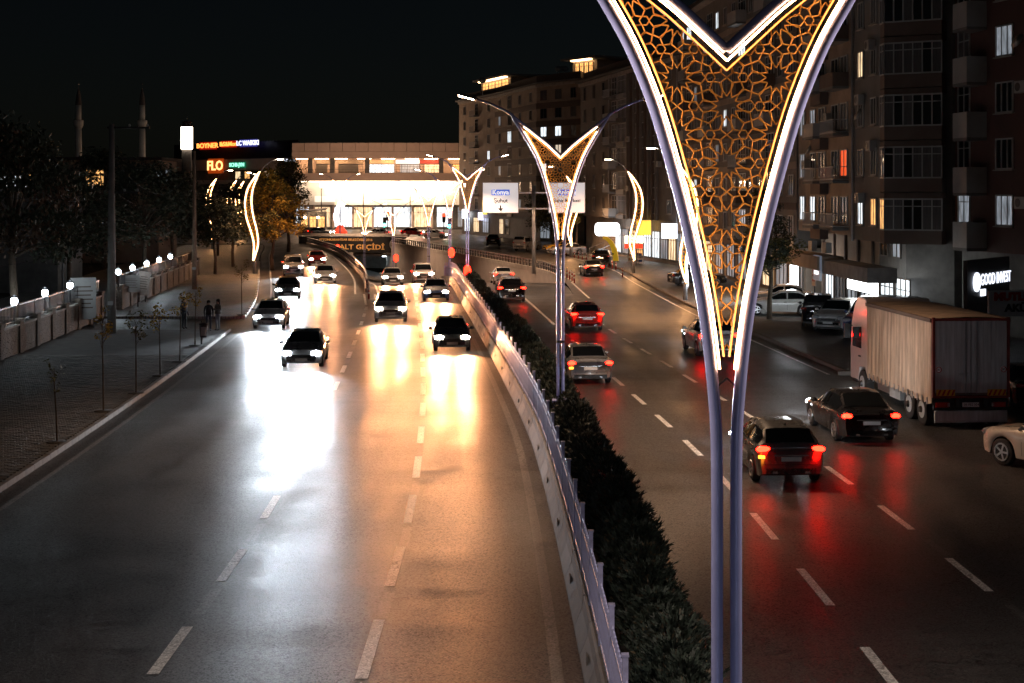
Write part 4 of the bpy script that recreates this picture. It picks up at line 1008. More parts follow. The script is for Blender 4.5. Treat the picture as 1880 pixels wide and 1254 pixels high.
m.build('frame', glow('yellow_frame', (1.0,.85,.05), 1.2), o)
fc.sign('shop_sign', 6.5, 4.6, 6.0, 1.4, M['orange_render']); fc.sign('shop_sign', 10, 4.9, 2.4, 2.6, mat('pale_sign', (.62,.52,.44), .6, var=.1))
# --- middle apartment block (B)
B_ = px_plan((1066,179),(1117,166),(1247,141))
tB = block('apartment_block', 'brown striped apartment block with glazed balconies behind the leaf lamp', 'building', B_, (30,26), 4.6, 21.4, M['greybrown'], .7, M['greyrender'])
m = MB(); m.prism(inset_plan(B_, .75) + [(B_[2][0]+26,B_[2][1]+20),(B_[0][0]+26,B_[0][1]+22)], -.1, 4.6); m.build('shop_storey', M['concrete'], tB, world=True)
f0 = Facade(tB, B_[0], B_[1]); f1 = Facade(tB, B_[1], B_[2])
for s in range(6):
    z = 5.3 + s*2.75
    for j in range(3): f0.win(f0.L*(j*2 + 1)/6, z, 1.0, 1.7, gl_(lit=.04), 1 + (j % 2), True)
    f1.win(f1.L*.10, z - .2, 2.0, 2.1, gl_(lit=.0), 2); f1.balc(f1.L*.10, z - .5, 2.6, 1.1, 'bars' if s % 2 else 'white', .9)
    f1.win(f1.L*.22, z - .25, 3.2, 2.15, 'curtain', 6); f1.slab('balcony_apron', f1.L*.165, f1.L*.28, z - .75, z - .25, .35, M['whitepanel'] if s % 2 else M['greyrender'])
    f1.win(f1.L*.42, z, .8, 1.6, gl_(lit=.08), 1); f1.win(f1.L*.53, z, .8, 1.6, gl_(lit=.08), 1); f1.win(f1.L*.70, z, 1.3, 1.5, gl_(lit=.04), 2); f1.win(f1.L*.88, z, 1.3, 1.5, gl_(lit=.04), 2)
for j in range(9): f1.slab('pilaster_rib', f1.L*.31 + j*1.3, f1.L*.31 + j*1.3 + .3, 4.6, 21.2, .25, M['brownred'] if j % 2 else M['greybrown'])
f1.slab('cornice', 0, f1.L, 20.9, 21.3, .3, M['concrete']); f0.slab('cornice', 0, f0.L, 20.9, 21.3, .3, M['concrete'])
for u in (.02, .3, .985):
    m = MB(); q0 = f1.at(f1.L*u, 4.5, .12); m.tube([q0, f1.at(f1.L*u, 21, .12)], .07, 6); m.build('downpipe', M['frame'], tB, world=True)
# shops under B
Wsg = glow('white_shop_sign', (.95,.97,1.0), 5.0); 
def shop_glass(u, w, g_='lit_white', h=2.9, n=3): window(tB, f1.at(u,.5,-.7), f1.ang, w, h, g_, n, True, False)
for u_, w_, g_ in ((1.8,2.4,'lit_white'),(4.6,2.4,'lit_dim'),(7.5,2.4,'lit_warm'),(10.2,2.4,'lit_amber'),(13.0,2.6,'lit_white'),(16.0,2.6,'lit_white'),(18.8,2.4,'lit_dim'),(21.4,2.4,'lit_warm'),(24,2.2,'lit_dim')): shop_glass(u_, w_, g_)
def shopsign(label, px, py, Y, w, h, mt, out=1.2, body=None, tm=None, ts=.5, name='shop_sign', rounded=True):
    q = at(px, py, Y); t = thing(name, label, 'sign', q, R(-14))
    m = MB(); r_ = min(w,h)*.28; pts = []
    for cx, cz, a0 in ((w/2-r_,h/2-r_,0),(-w/2+r_,h/2-r_,90),(-w/2+r_,-h/2+r_,180),(w/2-r_,-h/2+r_,270)):
        for i in range(5): pts.append((cx + r_*math.cos(R(a0 + 22.5*i)), cz + r_*math.sin(R(a0 + 22.5*i))))
    m.plate(pts if rounded else [(-w/2,-h/2),(w/2,-h/2),(w/2,h/2),(-w/2,h/2)], -.15, .15); m.build('panel', mt, t)
    m = MB(); m.bar((0,.1,0),(0,out + .5,0),.1,.1); m.build('bracket', M['steel_dark'], t)
    if body: text('lettering', body, ts, tm, t, (0,-.17,0), extrude=.02)
    return t
shopsign('glaring white rounded shop sign above the yellow arch', 1115, 421, 159, 2.8, 1.5, Wsg)
shopsign('amber box sign glowing over the red shop front', 1182, 418, 150, 1.5, 1.55, glow('amber_sign', (1.0,.55,.06), 1.7, .4, 1.2), rounded=False)
shopsign('red and white lit fascia under the amber sign', 1164, 440, 152, 2.0, .85, glow('whitewarm_sign', (1.0,.78,.55), 3.0), rounded=False)
shopsign('red lit panel below the white fascia', 1164, 452, 152.1, 2.0, .5, glow('red_panel', (1.0,.06,.02), 1.3), rounded=False)
shopsign('white and blue lit sign with red corner beside the huge lamp', 1229, 424, 141, 1.55, 1.5, glow('bluewhite_sign', (.80,.87,1.0), 2.6, .25, .8), rounded=False)
t = thing('yellow_arch', 'tall curved yellow arch leaning over the dark parked car', 'arch', ((1120-940)/LENS*151,151,.12), R(-10))
m = MB(); pts = []; n = 12
up_ = [(-.75 + 1.65*math.sin(i/n*PI/2), 2.75*math.cos(i/n*PI/2)) for i in range(n + 1)]
lo_ = [(-.75 + 1.1*math.sin(i/n*PI/2), 2.4*math.cos(i/n*PI/2)) for i in range(n + 1)]
for i in range(n):
    for y0 in (-.35,.35): m.face([(up_[i][0],y0,up_[i][1]),(up_[i+1][0],y0,up_[i+1][1]),(lo_[i+1][0],y0,lo_[i+1][1]),(lo_[i][0],y0,lo_[i][1])])
    for pp in (up_, lo_): m.face([(pp[i][0],-.35,pp[i][1]),(pp[i+1][0],-.35,pp[i+1][1]),(pp[i+1][0],.35,pp[i+1][1]),(pp[i][0],.35,pp[i][1])])
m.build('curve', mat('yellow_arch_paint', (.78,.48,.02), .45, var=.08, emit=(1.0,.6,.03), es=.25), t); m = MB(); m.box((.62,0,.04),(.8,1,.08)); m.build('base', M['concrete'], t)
q = f1.at(3.2, 0, 2.0); t = thing('entrance_steps', 'pale steps with handrail behind the dark parked car', 'steps', (q.x,q.y,.12), f1.ang)
for i in range(4): m = MB(); m.box((0,.35*i,.08 + .16*i),(4.2,1.6 - .3*i*0,.16)); m.build('step', M['concrete'], t)
m = MB()
for sx in (-2.1, 2.1): m.tube([(sx,-.6,0),(sx,-.6,.9),(sx,1.2,1.6),(sx,1.2,.6)], .035, 6)
m.build('handrail', M['galv'], t)
for u, g_, lb in ((17.5, 1.6, 'white metal display rack on the pavement by the shop window'), (19.6, 2.2, 'tall shelf rack with goods outside the shop beside the huge lamp')):
    q = f1.at(u, 0, 2.4); t = thing('display_rack', lb, 'rack', (q.x,q.y,.12), f1.ang)
    m = MB()
    for sx in (-.8,.8):
        for sy in (-.25,.25): m.box((sx,sy,g_/2),(.05,.05,g_))
    m.build('frame', M['frame'], t)
    for i in range(4): m = MB(); m.box((0,0,.2 + i*(g_-.3)/3),(1.6,.5,.04)); m.build('shelf', M['frame'], t)
    for i in range(6): m = MB(); m.box((-.6 + (i % 3)*.55,-.02,.36 + (i//3)*(g_-.3)/3),(.4,.36,.26)); m.build('goods_box', M[('car_red','whitepanel','car_blue')[i % 3]], t)
# --- block behind the huge lamp (C)
C_ = px_plan((1249,140.5),(1340,118),(1463,98.5))
tC = block('apartment_block', 'dark apartment block seen through the huge lattice lamp', 'building', C_, (26,14), 3.6, 24.5, M['greybrown'], .8)
m = MB(); m.prism(inset_plan(C_, .65) + [(C_[2][0]+24,C_[2][1]+10),(C_[0][0]+24,C_[0][1]+10)], -.1, 3.6); m.build('shop_storey', M['beige'], tC, world=True)
for fi in (0, 1):
    fc = Facade(tC, C_[fi], C_[fi+1])
    for s in range(7):
        z = 4.4 + s*2.9
        for j in range(7): 
            u = fc.L*(j + .5)/7
            if j % 3 == 1: fc.win(u, z - .3, 2.4, 2.1, gl_(lit=.06), 3); fc.balc(u, z - .6, 2.8, .9, ('bars','white','brown')[(s + j) % 3])
            else: fc.win(u, z, 1.2, 1.5, gl_(lit=.08), 2)
        fc.slab('band', 0, fc.L, z - 1.0, z - .5, .05, M['brownred'] if s % 2 else M['beige'])
    for j in range(5): window(tC, fc.at(fc.L*(j + .5)/5, .3, -.6), fc.ang, 3.0, 2.8, 'lit_dim' if j != 2 else 'lit_warm', 3, True, False)
# --- ochre block by the white parked cars (D)
D_ = px_plan((1466,98.2),(1566,85.2))
tD = block('apartment_block', 'ochre apartment block with narrow windows above the white parked car', 'building', D_, (24,6), 4.9, 26, M['orange_render'])
fd = Facade(tD, *D_)
m = MB(); m.prism([(D_[0][0]+1.6,D_[0][1]),(D_[1][0]+1.6,D_[1][1]),(D_[1][0]+22,D_[1][1]+5),(D_[0][0]+22,D_[0][1]+5)], -.1, 4.9); m.build('shop_storey', M['orange_render'], tD, world=True)
litD = {(0,0):'lit_white',(0,1):'lit_white',(1,0):'lit_dim',(2,1):'lit_dim',(1,4):'lit_red',(2,0):'lit_dim',(0,3):'curtain'}
for s in range(7):
    z = 5.6 + s*2.9
    for j, (u, w) in enumerate(((1.2,1.3),(3.9,1.3),(6.2,1.6),(9.2,1.6),(11.2,1.5))):
        fd.win(fd.L*u/13, z, w, 1.7, litD.get((s,j)) or gl_(lit=.04), 2)
    fd.balc(fd.L*6.2/13, z - .25, 2.6, 1.0, 'bars' if s < 2 else 'white', .85); fd.balc(fd.L*10.6/13, z - .25, 3.0, 1.0, 'bars' if s < 3 else 'brown', .85)
    fd.slab('balcony_apron', fd.L*.40, fd.L*.58, z - 1.1, z - .25, .55, M['brownred'])
can = fd.slab('canopy', -.5, fd.L + 1.5, 2.9, 3.7, 2.6, M['orange_render'], -1.0)
for u in (1, 3.6, 6.2, 9, 12): fd.slab('shop_pier', u - .12, u + .12, .0, 4.9, -1.45, M['brownred'], 1.7)
for u, lb in ((2.4, 0), (7.2, 1), (10.6, 2)):
    o = fd.slab('air_conditioner', u - .45, u + .45, 3.75, 4.4, 1.1, M['whitepanel'], -.75)
for u, w, g_ in ((2.4,2.2,'lit_white'),(5,2.4,'curtain'),(7.8,2.6,'lit_dim'),(10.6,2.4,'lit_dim')): window(tD, fd.at(u,.2,-1.6), fd.ang, w, 2.5, g_, 3, True, False)
m = MB(); q = fd.at(4.0, 0, -1.4); 
t = thing('light_panel', 'glaring white lit doorway panel behind the white parked sedan', 'sign', (fd.at(2.6,0,.9).x, fd.at(2.6,0,.9).y, .12), fd.ang)
m = MB(); m.box((0,0,1.35),(2.3,.12,2.6)); m.build('panel', glow('white_doorway', (.92,.97,1.0), 4.5), t); m = MB(); m.box((-1.2,0,1.4),(.08,.16,2.8)); m.box((1.2,0,1.4),(.08,.16,2.8)); m.build('post', M['frame'], t)
area('doorway_light', (0,-.2,1.5), (0,-6,.6), 1100, (.9,.96,1.0), 2.2, 2.4, t)
# --- grey block with glazed bay windows (E), recess (F) and dark red block (G)
E_ = px_plan((1567,85.0),(1616,79.6)); E2 = (E_[1], (24.3, 77.6))
tE = block('apartment_block', 'dark grey apartment block with stacked glazed bay windows', 'building', [E_[0],E_[1],E2[1]], (16,3.5), 4.7, 26, M['greyrender'])
fe = Facade(tE, *E_); ff = Facade(tE, *E2)
m = MB(); m.prism([(E_[0][0]+1.6,E_[0][1]),(E_[1][0]+1.6,E_[1][1]+.5),(E2[1][0]+.5,E2[1][1]+1.2),(E2[1][0]+14,E2[1][1]+4),(E_[0][0]+14,E_[0][1]+2)], -.1, 4.7); m.build('shop_storey', M['concrete_dark'], tE, world=True)
for s in range(7):
    z = 5.6 + s*2.9
    fe.win(fe.L*.3, z, 1.1, 1.6, {0:'lit_white',3:'lit_warm'}.get(s) or gl_(lit=.02), 2); fe.win(fe.L*.78, z, 1.1, 1.6, 'lit_amber' if s == 0 else 'lit_red' if s == 1 and False else gl_(lit=.02), 2)
    # canted glazed bay on the end wall
    o = thing('bay_window', None, None); o.parent = tE; o.location = ff.at(0,z - .95) - root_loc(tE); o.rotation_euler = (0,0,ff.ang); L_ = ff.L - .3
    pts = [(.0,.0),(.45,-.8),(L_*.98,-.8),(L_,0)]
    m = MB(); m.prism(pts, 0, .75); m.build('apron', M['brownred'], o); m = MB(); m.prism([(p[0],p[1]*.98) for p in pts], 2.55, 2.85); m.build('head_band', M['brownred'], o)
    gm = MB(); fm_ = MB()
    for a, b, n_ in ((pts[0],pts[1],2),(pts[1],pts[2],6)):
        va, vb = Vector((*a,0)), Vector((*b,0)); d_ = (vb - va); L2_ = d_.length; d_.normalize()
        for i in range(n_ + 1): p_ = va + d_*(L2_*i/n_); fm_.box((p_.x,p_.y,1.65),(.07,.07,1.8))
        for i in range(n_):
            p_ = va + d_*(L2_*(i + .5)/n_); gm = MB(); gm.box((0,0,0),(L2_/n_ - .08,.03,1.7)); gg = gm.build('pane', M['lit_amber'] if (s == 0 and i < 2 and n_ == 2) else M['curtain'] if rw.random() < .55 else M['glass'], o); gg.location = (p_.x,p_.y + .02,1.65); gg.rotation_euler = (0,0,math.atan2(d_.y,d_.x))
        fm_.bar(va + Vector((0,0,.79)), vb + Vector((0,0,.79)), .08,.08); fm_.bar(va + Vector((0,0,2.5)), vb + Vector((0,0,2.5)), .08,.08); fm_.bar(va + Vector((0,0,2.1)), vb + Vector((0,0,2.1)), .06,.05)
    fm_.build('frame', M['frame'], o)
for u in (0.05,): m = MB(); m.tube([fe.at(.1,4.6,.1), fe.at(.1,26,.1)], .07, 6); m.build('downpipe', M['galv'], tE, world=True)
fe.slab('canopy', -1, fe.L + 5, 2.7, 3.5, 2.2, M['concrete'], -.6)
for u, g_ in ((1.0,'glass'),(3.4,'lit_dim')): window(tE, fe.at(u,3.7,-1.6), fe.ang, 1.6, .95, g_, 2, True, False)
for u, w in ((1.6,2.6),(4.6,2.6)): window(tE, fe.at(u,.2,-1.6), fe.ang, w, 2.4, 'lit_white', 3, True, False)
t = thing('shop_sign', 'glaring white strip sign behind the truck roof', 'sign', fe.at(fe.L + .6, 2.35, 1.2), fe.ang); m = MB(); m.box((0,0,0),(5.2,.25,.75)); m.build('panel', glow('white_strip_sign', (.95,1.0,.97), 9.0), t)
m = MB(); m.box((0,.4,.2),(.1,.7,.1)); m.build('bracket', M['steel_dark'], t)
t = thing('shop_sign', 'small grey hanging sign with two white lit lines under the canopy', 'sign', fe.at(.6, 3.0, 2.35), fe.ang); m = MB(); m.box((0,0,0),(1.5,.14,1.5)); m.build('panel', mat('grey_sign', (.25,.26,.3), .5, var=.1, emit=(.6,.7,.9), es=.12), t)
m = MB(); m.box((0,-.08,.18),(1.0,.03,.3)); m.box((0,-.08,-.28),(.9,.03,.2)); m.build('lettering', glow('white_letters', (1,1,1), 2.5), t)
q = fd.at(fd.L - 2.2, 2.3, 1.8); t = thing('shop_sign', 'little pale sign with red print on a post by the scooters', 'sign', (q.x,q.y,.12), fd.ang); m = MB(); m.box((0,0,2.2),(.85,.06,1.2)); pn = m.build('panel', mat('pale_pink_sign', (.6,.5,.46), .6, var=.1), t); m = MB(); m.box((0,.03,.85),(.06,.06,1.7)); m.build('post', M['steel_dark'], t)
m = MB(); 
for i in range(3): m.box((0,-.035,2.55 - i*.3),(.6 if i else .5,.01,.14))
m.build('print', M['car_red'], pn)
G_ = [(24.4,77.4),(24.9,73.2),(27.4,64.0),(28.2,58.0)]
tG = block('apartment_block', 'dark red apartment block at the far right with pale balconies', 'building', G_, (16,4), 4.4, 26, M['redbrick'])
fg0 = Facade(tG, G_[0], G_[1]); fg1 = Facade(tG, G_[1], G_[2])
m = MB(); m.prism([(G_[0][0]+.4,G_[0][1]),(G_[1][0]+.4,G_[1][1]),(G_[2][0]+.4,G_[2][1]),(G_[3][0]+.4,G_[3][1]),(G_[3][0]+14,G_[3][1]+4),(G_[0][0]+14,G_[0][1]+4)], -.1, 4.4); m.build('shop_storey', M['concrete_dark'], tG, world=True)
for s in range(7):
    z = 5.8 + s*2.9
    fg0.win(1.2, z - .3, 1.5, 2.1, 'lit_dim' if s == 0 else gl_(lit=.02), 2); fg0.balc(3.0, z - 1.2, 1.7, 1.1, 'white', 1.35)
    for u in (1.3, 4.6, 7.8): fg1.win(u, z, 1.5, 1.6, {(1.3,0):'lit_dim',(4.6,0):'lit_dim',(1.3,3):'lit_dim'}.get((u,s)) or gl_(lit=.02), 3)
for f_, spots_ in ((fd, ((2.6,9.4),(8.0,12.3),(5.2,15.0),(2.6,18.0))), (fe, ((1.9,7.2),(4.2,10.2),(1.9,13.0),(4.0,16.0))), (fg1, ((3.0,7.0),(6.2,9.8),(3.0,12.8),(6.2,15.6))), (f1, ((8.6,8.0),(19.6,10.5),(9.0,13.5),(22.0,16.3)))):
    for u_, z_ in spots_:
        ac = f_.slab('air_conditioner', u_ - .42, u_ + .42, z_ - .3, z_ + .3, .38, M['whitepanel']); m = MB(); m.tube([(-.1,-.2,0),(-.1,-.21,0)], .22, 14); m.build('fan_grille', M['steel_dark'], ac)
for f_, u_, z_ in ((fd,5.0,10.3),(fe,3.0,12.0),(fg1,3.2,15.0),(f1,6.0,12.2)):
    m = MB(); m.lathe([(.02,0),(.25,.05),(.4,.15)],12); d_ = m.build('satellite_dish', M['whitepanel'], f_.p, True); d_.location = f_.at(u_,z_,.5) - root_loc(f_.p); d_.rotation_euler = (R(62),0,f_.ang)
gis = thing('shop_sign', 'black fascia with glowing white GOOD INVEST lettering', 'sign', (21.75, 66.0, 2.85), R(52))
m = MB(); m.box((1.9,.1,.2),(5.8,.2,2.6)); m.build('fascia', M['black'], gis)
GW = glow('white_blue_letters', (.80,.86,1.0), 1.7)
text('lettering', 'GOOD INVEST', .78, GW, gis, (2.75,-.04,.5), extrude=.02, bold=.0, sx=.82)
text('lettering', 'RM', .42, GW, gis, (.95,-.04,-.1), extrude=.04, bold=.02)
m = MB(); m.tube([(.1,-.02,.45),(.1,-.08,.45)], [.46,.46], 20); m.build('disc', GW, gis)
m = MB(); m.box((1.9,.5,-1.0),(5.4,.5,.3)); m.build('bracket', M['steel_dark'], gis)
mu = thing('shop_sign', 'pale sign with dark red MUTLU and black AKÜ beside the truck', 'sign', (21.1, 62.0, 2.4), R(6))
m = MB(); m.box((1.1,.1,.2),(2.3,.15,1.15)); m.build('panel', mat('pale_sign_board', (.42,.42,.43), .6, var=.1), mu)
text('lettering', 'MUTLU', .46, mat('dark_red_letter', (.35,.02,.02), .5, var=0), mu, (1.05,.0,.5), extrude=.02, bold=.03, sx=1.15); text('lettering', 'AKÜ', .46, M['black'], mu, (1.2,.0,-.0), extrude=.02, bold=.02, sx=1.1)
m = MB(); m.box((.3,.15,-1.3),(.1,.1,2.0)); m.build('post', M['steel_dark'], mu); m = MB(); m.box((1.9,.15,-1.3),(.1,.1,2.0)); m.build('post', M['steel_dark'], mu)
# ------------------------------------------------------------------ shopping centre at the end of the street
tM = thing('shopping_centre', 'wide curved shopping centre with floodlit white wall and shop terrace', 'building', (-28, 293, 0))
M['mallstone'] = mat('mall_stone', (.55,.42,.36), .8, var=.1, scale=.6); M['mallwhite'] = mat('mall_white_wall', (.82,.80,.77), .7, var=.04, scale=.5)
def my(x): t = (x + 28)/20.0; return 293 + 1.6*t*t                      # gently bowed front
X0, X1 = -46.0, -8.5; NX = 24
def band(name, z0, z1, back, mt, x0=X0, x1=X1, n=NX, parent=None, depth=3.0):
    m = MB()
    for i in range(n):
        a = x0 + (x1-x0)*i/n; b = x0 + (x1-x0)*(i+1)/n
        P = [(a,my(a)+back),(b,my(b)+back),(b,my(b)+back+depth),(a,my(a)+back+depth)]
        m.raw([(p[0],p[1],z0) for p in P] + [(p[0],p[1],z1) for p in P], [(0,1,5,4),(3,2,1,0),(4,5,6,7)] + ([(0,4,7,3)] if i == 0 else []) + ([(1,2,6,5)] if i == n-1 else []))
    return m.build(name, mt, parent or tM, world=True)
f_top = MB()
for i in range(14):
    a = X0 + (X1-X0)*i/14 + .04; b = X0 + (X1-X0)*(i+1)/14 - .04
    m = MB(); m.prism([(a,my(a)-.6),(b,my(b)-.6),(b,my(b)+.4),(a,my(a)+.4)], 16.1, 17.9); m.build('fascia_panel', M['mallstone'], tM, world=True)
band('fascia_band', 14.7, 16.05, -.5, M['mallstone'], depth=9); band('storey_slab', 10.0, 11.6, -.6, M['mallstone'], depth=9); band('roof_slab', 17.6, 17.85, -.4, M['rooftile'], depth=30)
band('terrace_wall', 11.6, 14.7, 3.4, M['mallstone'], depth=1); band('white_wall', 4.9, 10.0, 2.0, M['mallwhite'], depth=1); band('ground_wall', 0, 4.9, 3.4, M['concrete'], depth=1)
for x in (-42.2, -37.5, -30.2, -14.8, -9.3): m = MB(); m.box((x,my(x) + .2,13.15),(.9,.9,3.1)); m.build('terrace_pier', M['concrete_dark'], tM, world=True)
sh = [(-44.3,3.2,'lit_warm',None),(-39.8,3.2,'frame_dark','Y'),(-34,5.2,'frame_dark','B'),(-27.5,5.4,'lit_white','O'),(-22,5.0,'lit_dim','W'),(-17.6,4.6,'lit_warm','R'),(-11.9,4.4,'lit_amber','Y')]
for x, w, g_, sgn in sh:
    q = Vector((x,my(x) + 3.35,11.7))
    if x > -43: window(tM, q, 0, w, 1.85, g_, 4, True, False)
    if sgn: m = MB(); m.box((x,my(x) + 3.2,14.05),(w,.3,.8)); m.build('shop_fascia', {'Y':M['orange_render'],'B':M['orange_render'],'O':mat('tan_fascia',(.55,.36,.2),.6,emit=(1,.6,.3),es=.3),'W':glow('white_fascia',(1,.93,.85),1.1),'R':mat('red_fascia',(.35,.05,.04),.6,emit=(.7,.06,.04),es=.25)}[sgn], tM, world=True)
for k_, x in enumerate((-44,-40,-36,-31,-26,-21,-17,-12)):
    m = MB(); m.box((x,my(x) + 1.8,14.62),(2.8,.5,.12)); m.build('soffit_lamp', M['lamp_warm'] if False else glow('mall_soffit_%d' % k_, (1.0,.60,.30), 24.0), tM, world=True)
for i in range(9):
    x = X0 + (X1-X0)*(i + .5)/9; w = (X1-X0)/9 - .3
    window(tM, Vector((x,my(x) + 3.3,.25)), 0, w, 4.3, ('lit_white','lit_warm','lit_white','lit_warm','lit_white','lit_white','lit_warm','lit_white','lit_dim')[i], 5, True, False)
    m = MB(); m.box((x + w/2 + .15,my(x) + 2.9,2.4),(.4,.5,4.8)); m.build('column', M['mallstone'], tM, world=True)
m = MB(); m.box((-30,my(-30) + 1.2,9.85),(30,.5,.12)); m.build('flood_strip', glow('flood_strip', (1,.75,.5), 14.0), tM, world=True)
for x in (-35,-29,-22,-15): area('floodlight', Vector((x,my(x) - .2,9.6)) - tM.location, Vector((x,my(x) + 2,6.8)) - tM.location, 1000, (1,.70,.45), 6.5, .5, tM)
for i in range(13):                                   # joints of the big wall: separate panels
    for j in range(3):
        a = X0 + .3 + (X1-X0-.6)*i/13 + .03; b = X0 + .3 + (X1-X0-.6)*(i+1)/13 - .03; z0_ = 4.95 + 1.66*j
        m = MB(); m.prism([(a,my(a) + 1.9),(b,my(b) + 1.9),(b,my(b) + 2.05),(a,my(a) + 2.05)], z0_, z0_ + 1.6); m.build('cladding_panel', M['mallwhite'], tM, world=True)
for px_, Y_, lb_ in ((590,268,'tall plaza lamp added left of the tulip sculpture to light the mall front'), (667,270,'tall plaza pole with an added lamp head lighting the middle of the mall'), (753,268,'tall plaza lamp added to light the right of the mall front')):
    q_ = at(px_, 354, Y_); tp = thing('added_plaza_lamp', lb_, 'street lamp', (q_.x, Y_, 0), 0, 'lamps added on the mall plaza')
    m = MB(); m.tube([(0,0,0),(0,0,8.6)], [.11,.07], 8); m.build('pole', M['steel_dark'], tp)
    m = MB(); m.ball((0,0,8.9), .32, 10); m.build('globe', M['lamp_warm'], tp, True)
    point('lamp_light', (0,0,9.4), 3600, (1,.60,.36), .3, tp)  # lamp heads added on the plaza to brighten the mall fascia
for a, b in ((-44,-38),(-38,-30),(-30,-22),(-22,-15)): m = MB(); m.bar((a,my(a)-.3,12.4),(b,my(b)-.3,12.4),.06,.06); [m.box((a + (b-a)*i/12,my(a + (b-a)*i/12)-.3,12.0),(.04,.04,.8)) for i in range(12)]; m.build('terrace_railing', M['steel_dark'], tM, world=True)
m = MB(); m.box((-26.3,my(-26) + 1.9,7.4),(6,.1,2.4)); m.build('wall_panel', mat('mall_panel', (.74,.70,.66), .6, var=.05), tM, world=True)
m = MB(); m.box((-39.3,my(-39) + 1.5,6.2),(4.2,.2,1.2)); m.build('wall_sign', glow('cream_sign', (1,.9,.75), .9), tM, world=True)
mw = thing('shopping_centre_wing', 'dark left wing of the shopping centre carrying red, orange and blue letters', 'building', (-60, 330, 0))
m = MB(); m.prism([(-80,332),(-46,300),(-40,312),(-70,350)], 0, 15.2); m.build('wall', M['concrete_dark'], mw, world=True)
fw = Facade(mw, (-80,332), (-46,300)); fw.slab('fascia_band', 0, fw.L, 12.6, 15.0, .6, M['mallstone']); fw.slab('lower_fascia', 0, fw.L, 5.6, 7.4, .5, M['mallstone']); fw.slab('terrace_slab', 0, fw.L, 9.5, 10.4, .9, M['mallstone'])
m = MB(); m.box((0,0,0),(fw.L,.4,3.6)); o = m.build('sign_board', M['black'], mw); o.location = fw.at(fw.L/2,17.0,-.4) - root_loc(mw); o.rotation_euler = (0,0,fw.ang)
for j in range(6): window(mw, fw.at(fw.L*(.55 + j*.075),10.6), fw.ang, 2.0, 1.7, ('lit_warm','lit_amber','glass')[j % 3], 2, True, False)
OrL = glow('orange_letters', (1,.34,.06), 2.2); BluL = glow('blue_white_letters', (.72,.74,1.0), 2.0); GrnL = glow('green_white_letters', (.35,1.0,.7), 1.4)
def letters(label, body, px, py, Y, hpx, mt, bold=.03, sx=1.0, rz=0.0, backmt=None, wpx=0):
    if px < 500:                                      # fixed to the slanting front of the wing
        s_ = (px - 940)/LENS; Y = (332 - (fw.d.y/fw.d.x)*-80)/(1 - (fw.d.y/fw.d.x)*s_) if False else (332 + (fw.d.y/fw.d.x)*80)/(1 - (fw.d.y/fw.d.x)*s_); rz = fw.ang
    q = at(px, py, Y); k_ = Y/LENS
    if px < 500: q = q + fw.n*1.3; sx = sx*1.38; wpx = wpx*1.38
    t = thing('shop_letters', label, 'sign', q, rz)
    text('lettering', body, hpx*k_*1.35, mt, t, (0,-.1,0), extrude=.06, bold=bold, sx=sx)
    m = MB(); m.box((0,.15,0),(wpx*k_,.25,hpx*k_*1.5)); m.build('backing', backmt or M['black'], t)
    m = MB(); m.box((0,.8,-.1),(.2,1.6,.2)); m.build('bracket', M['steel_dark'], t)
redb = mat('red_sign_box', (.25,.02,.01), .5, var=0, emit=(1,.015,.005), es=.35); redb2 = redb
letters('red and orange lit BOYNER letters on the dark roof board', 'BOYNER', 390, 268, 322, 9, OrL, sx=1.05, backmt=redb, wpx=38)
letters('red lit script letters between BOYNER and the blue-white sign', 'IlıS&Mor', 428, 265, 316, 8, OrL, sx=1.0, backmt=redb, wpx=34)
letters('blue-white lit LC WAIKIKI letters on the dark roof board', 'LC WAIKIKI', 464, 263, 310, 9, BluL, sx=.78, wpx=38, backmt=mat('blue_sign_box', (.02,.02,.08), .5, var=0, emit=(.1,.1,.7), es=.3))
letters('big orange FLO letters on the mall wing', 'FLO', 404, 305, 318, 18, glow('flo_letters', (1,.5,.16), 2.6), sx=.85, backmt=mat('orange_sign_box', (.3,.05,.0), .5, var=0, emit=(1,.12,.01), es=.3), wpx=34, bold=.05)
letters('green-white lit letters beside the big orange letters', 'SCHB-JYN', 444, 303, 311, 7, GrnL, sx=.8, backmt=mat('green_sign_box', (.0,.08,.04), .5, var=0, emit=(.0,.4,.2), es=.3), wpx=34)
letters('small pink and white sign at the mall corner above the tree', 'Mlka Ema', 532, 294, 296, 4, GW, sx=1.0, wpx=22)
q = at(343, 254, 230); lt = thing('lantern_tower', 'tall round tower topped by a glowing white cylinder', 'tower', (q.x, 230, 0))
m = MB(); m.lathe([(.9,0),(.85,12),(.8,q.z - 1.8)],16); m.build('shaft', M['concrete_dark'], lt, True)
m = MB(); m.lathe([(.95,q.z - 1.75),(.95,q.z + 1.85)],18); m.build('lantern', glow('lantern_glass', (1,.80,.60), 9.0), lt, True)
m = MB(); m.lathe([(1.0,q.z + 1.86),(1.0,q.z + 2.1),(.7,q.z + 2.2),(.7,q.z + 2.6),(.95,q.z + 2.7),(.2,q.z + 2.9)],16); m.build('cap', M['brownred'], lt)
m = MB(); m.cyl((0,0,q.z + 2.9),(0,0,q.z + 3.6),.06,.03,6); m.build('finial', M['galv'], lt)
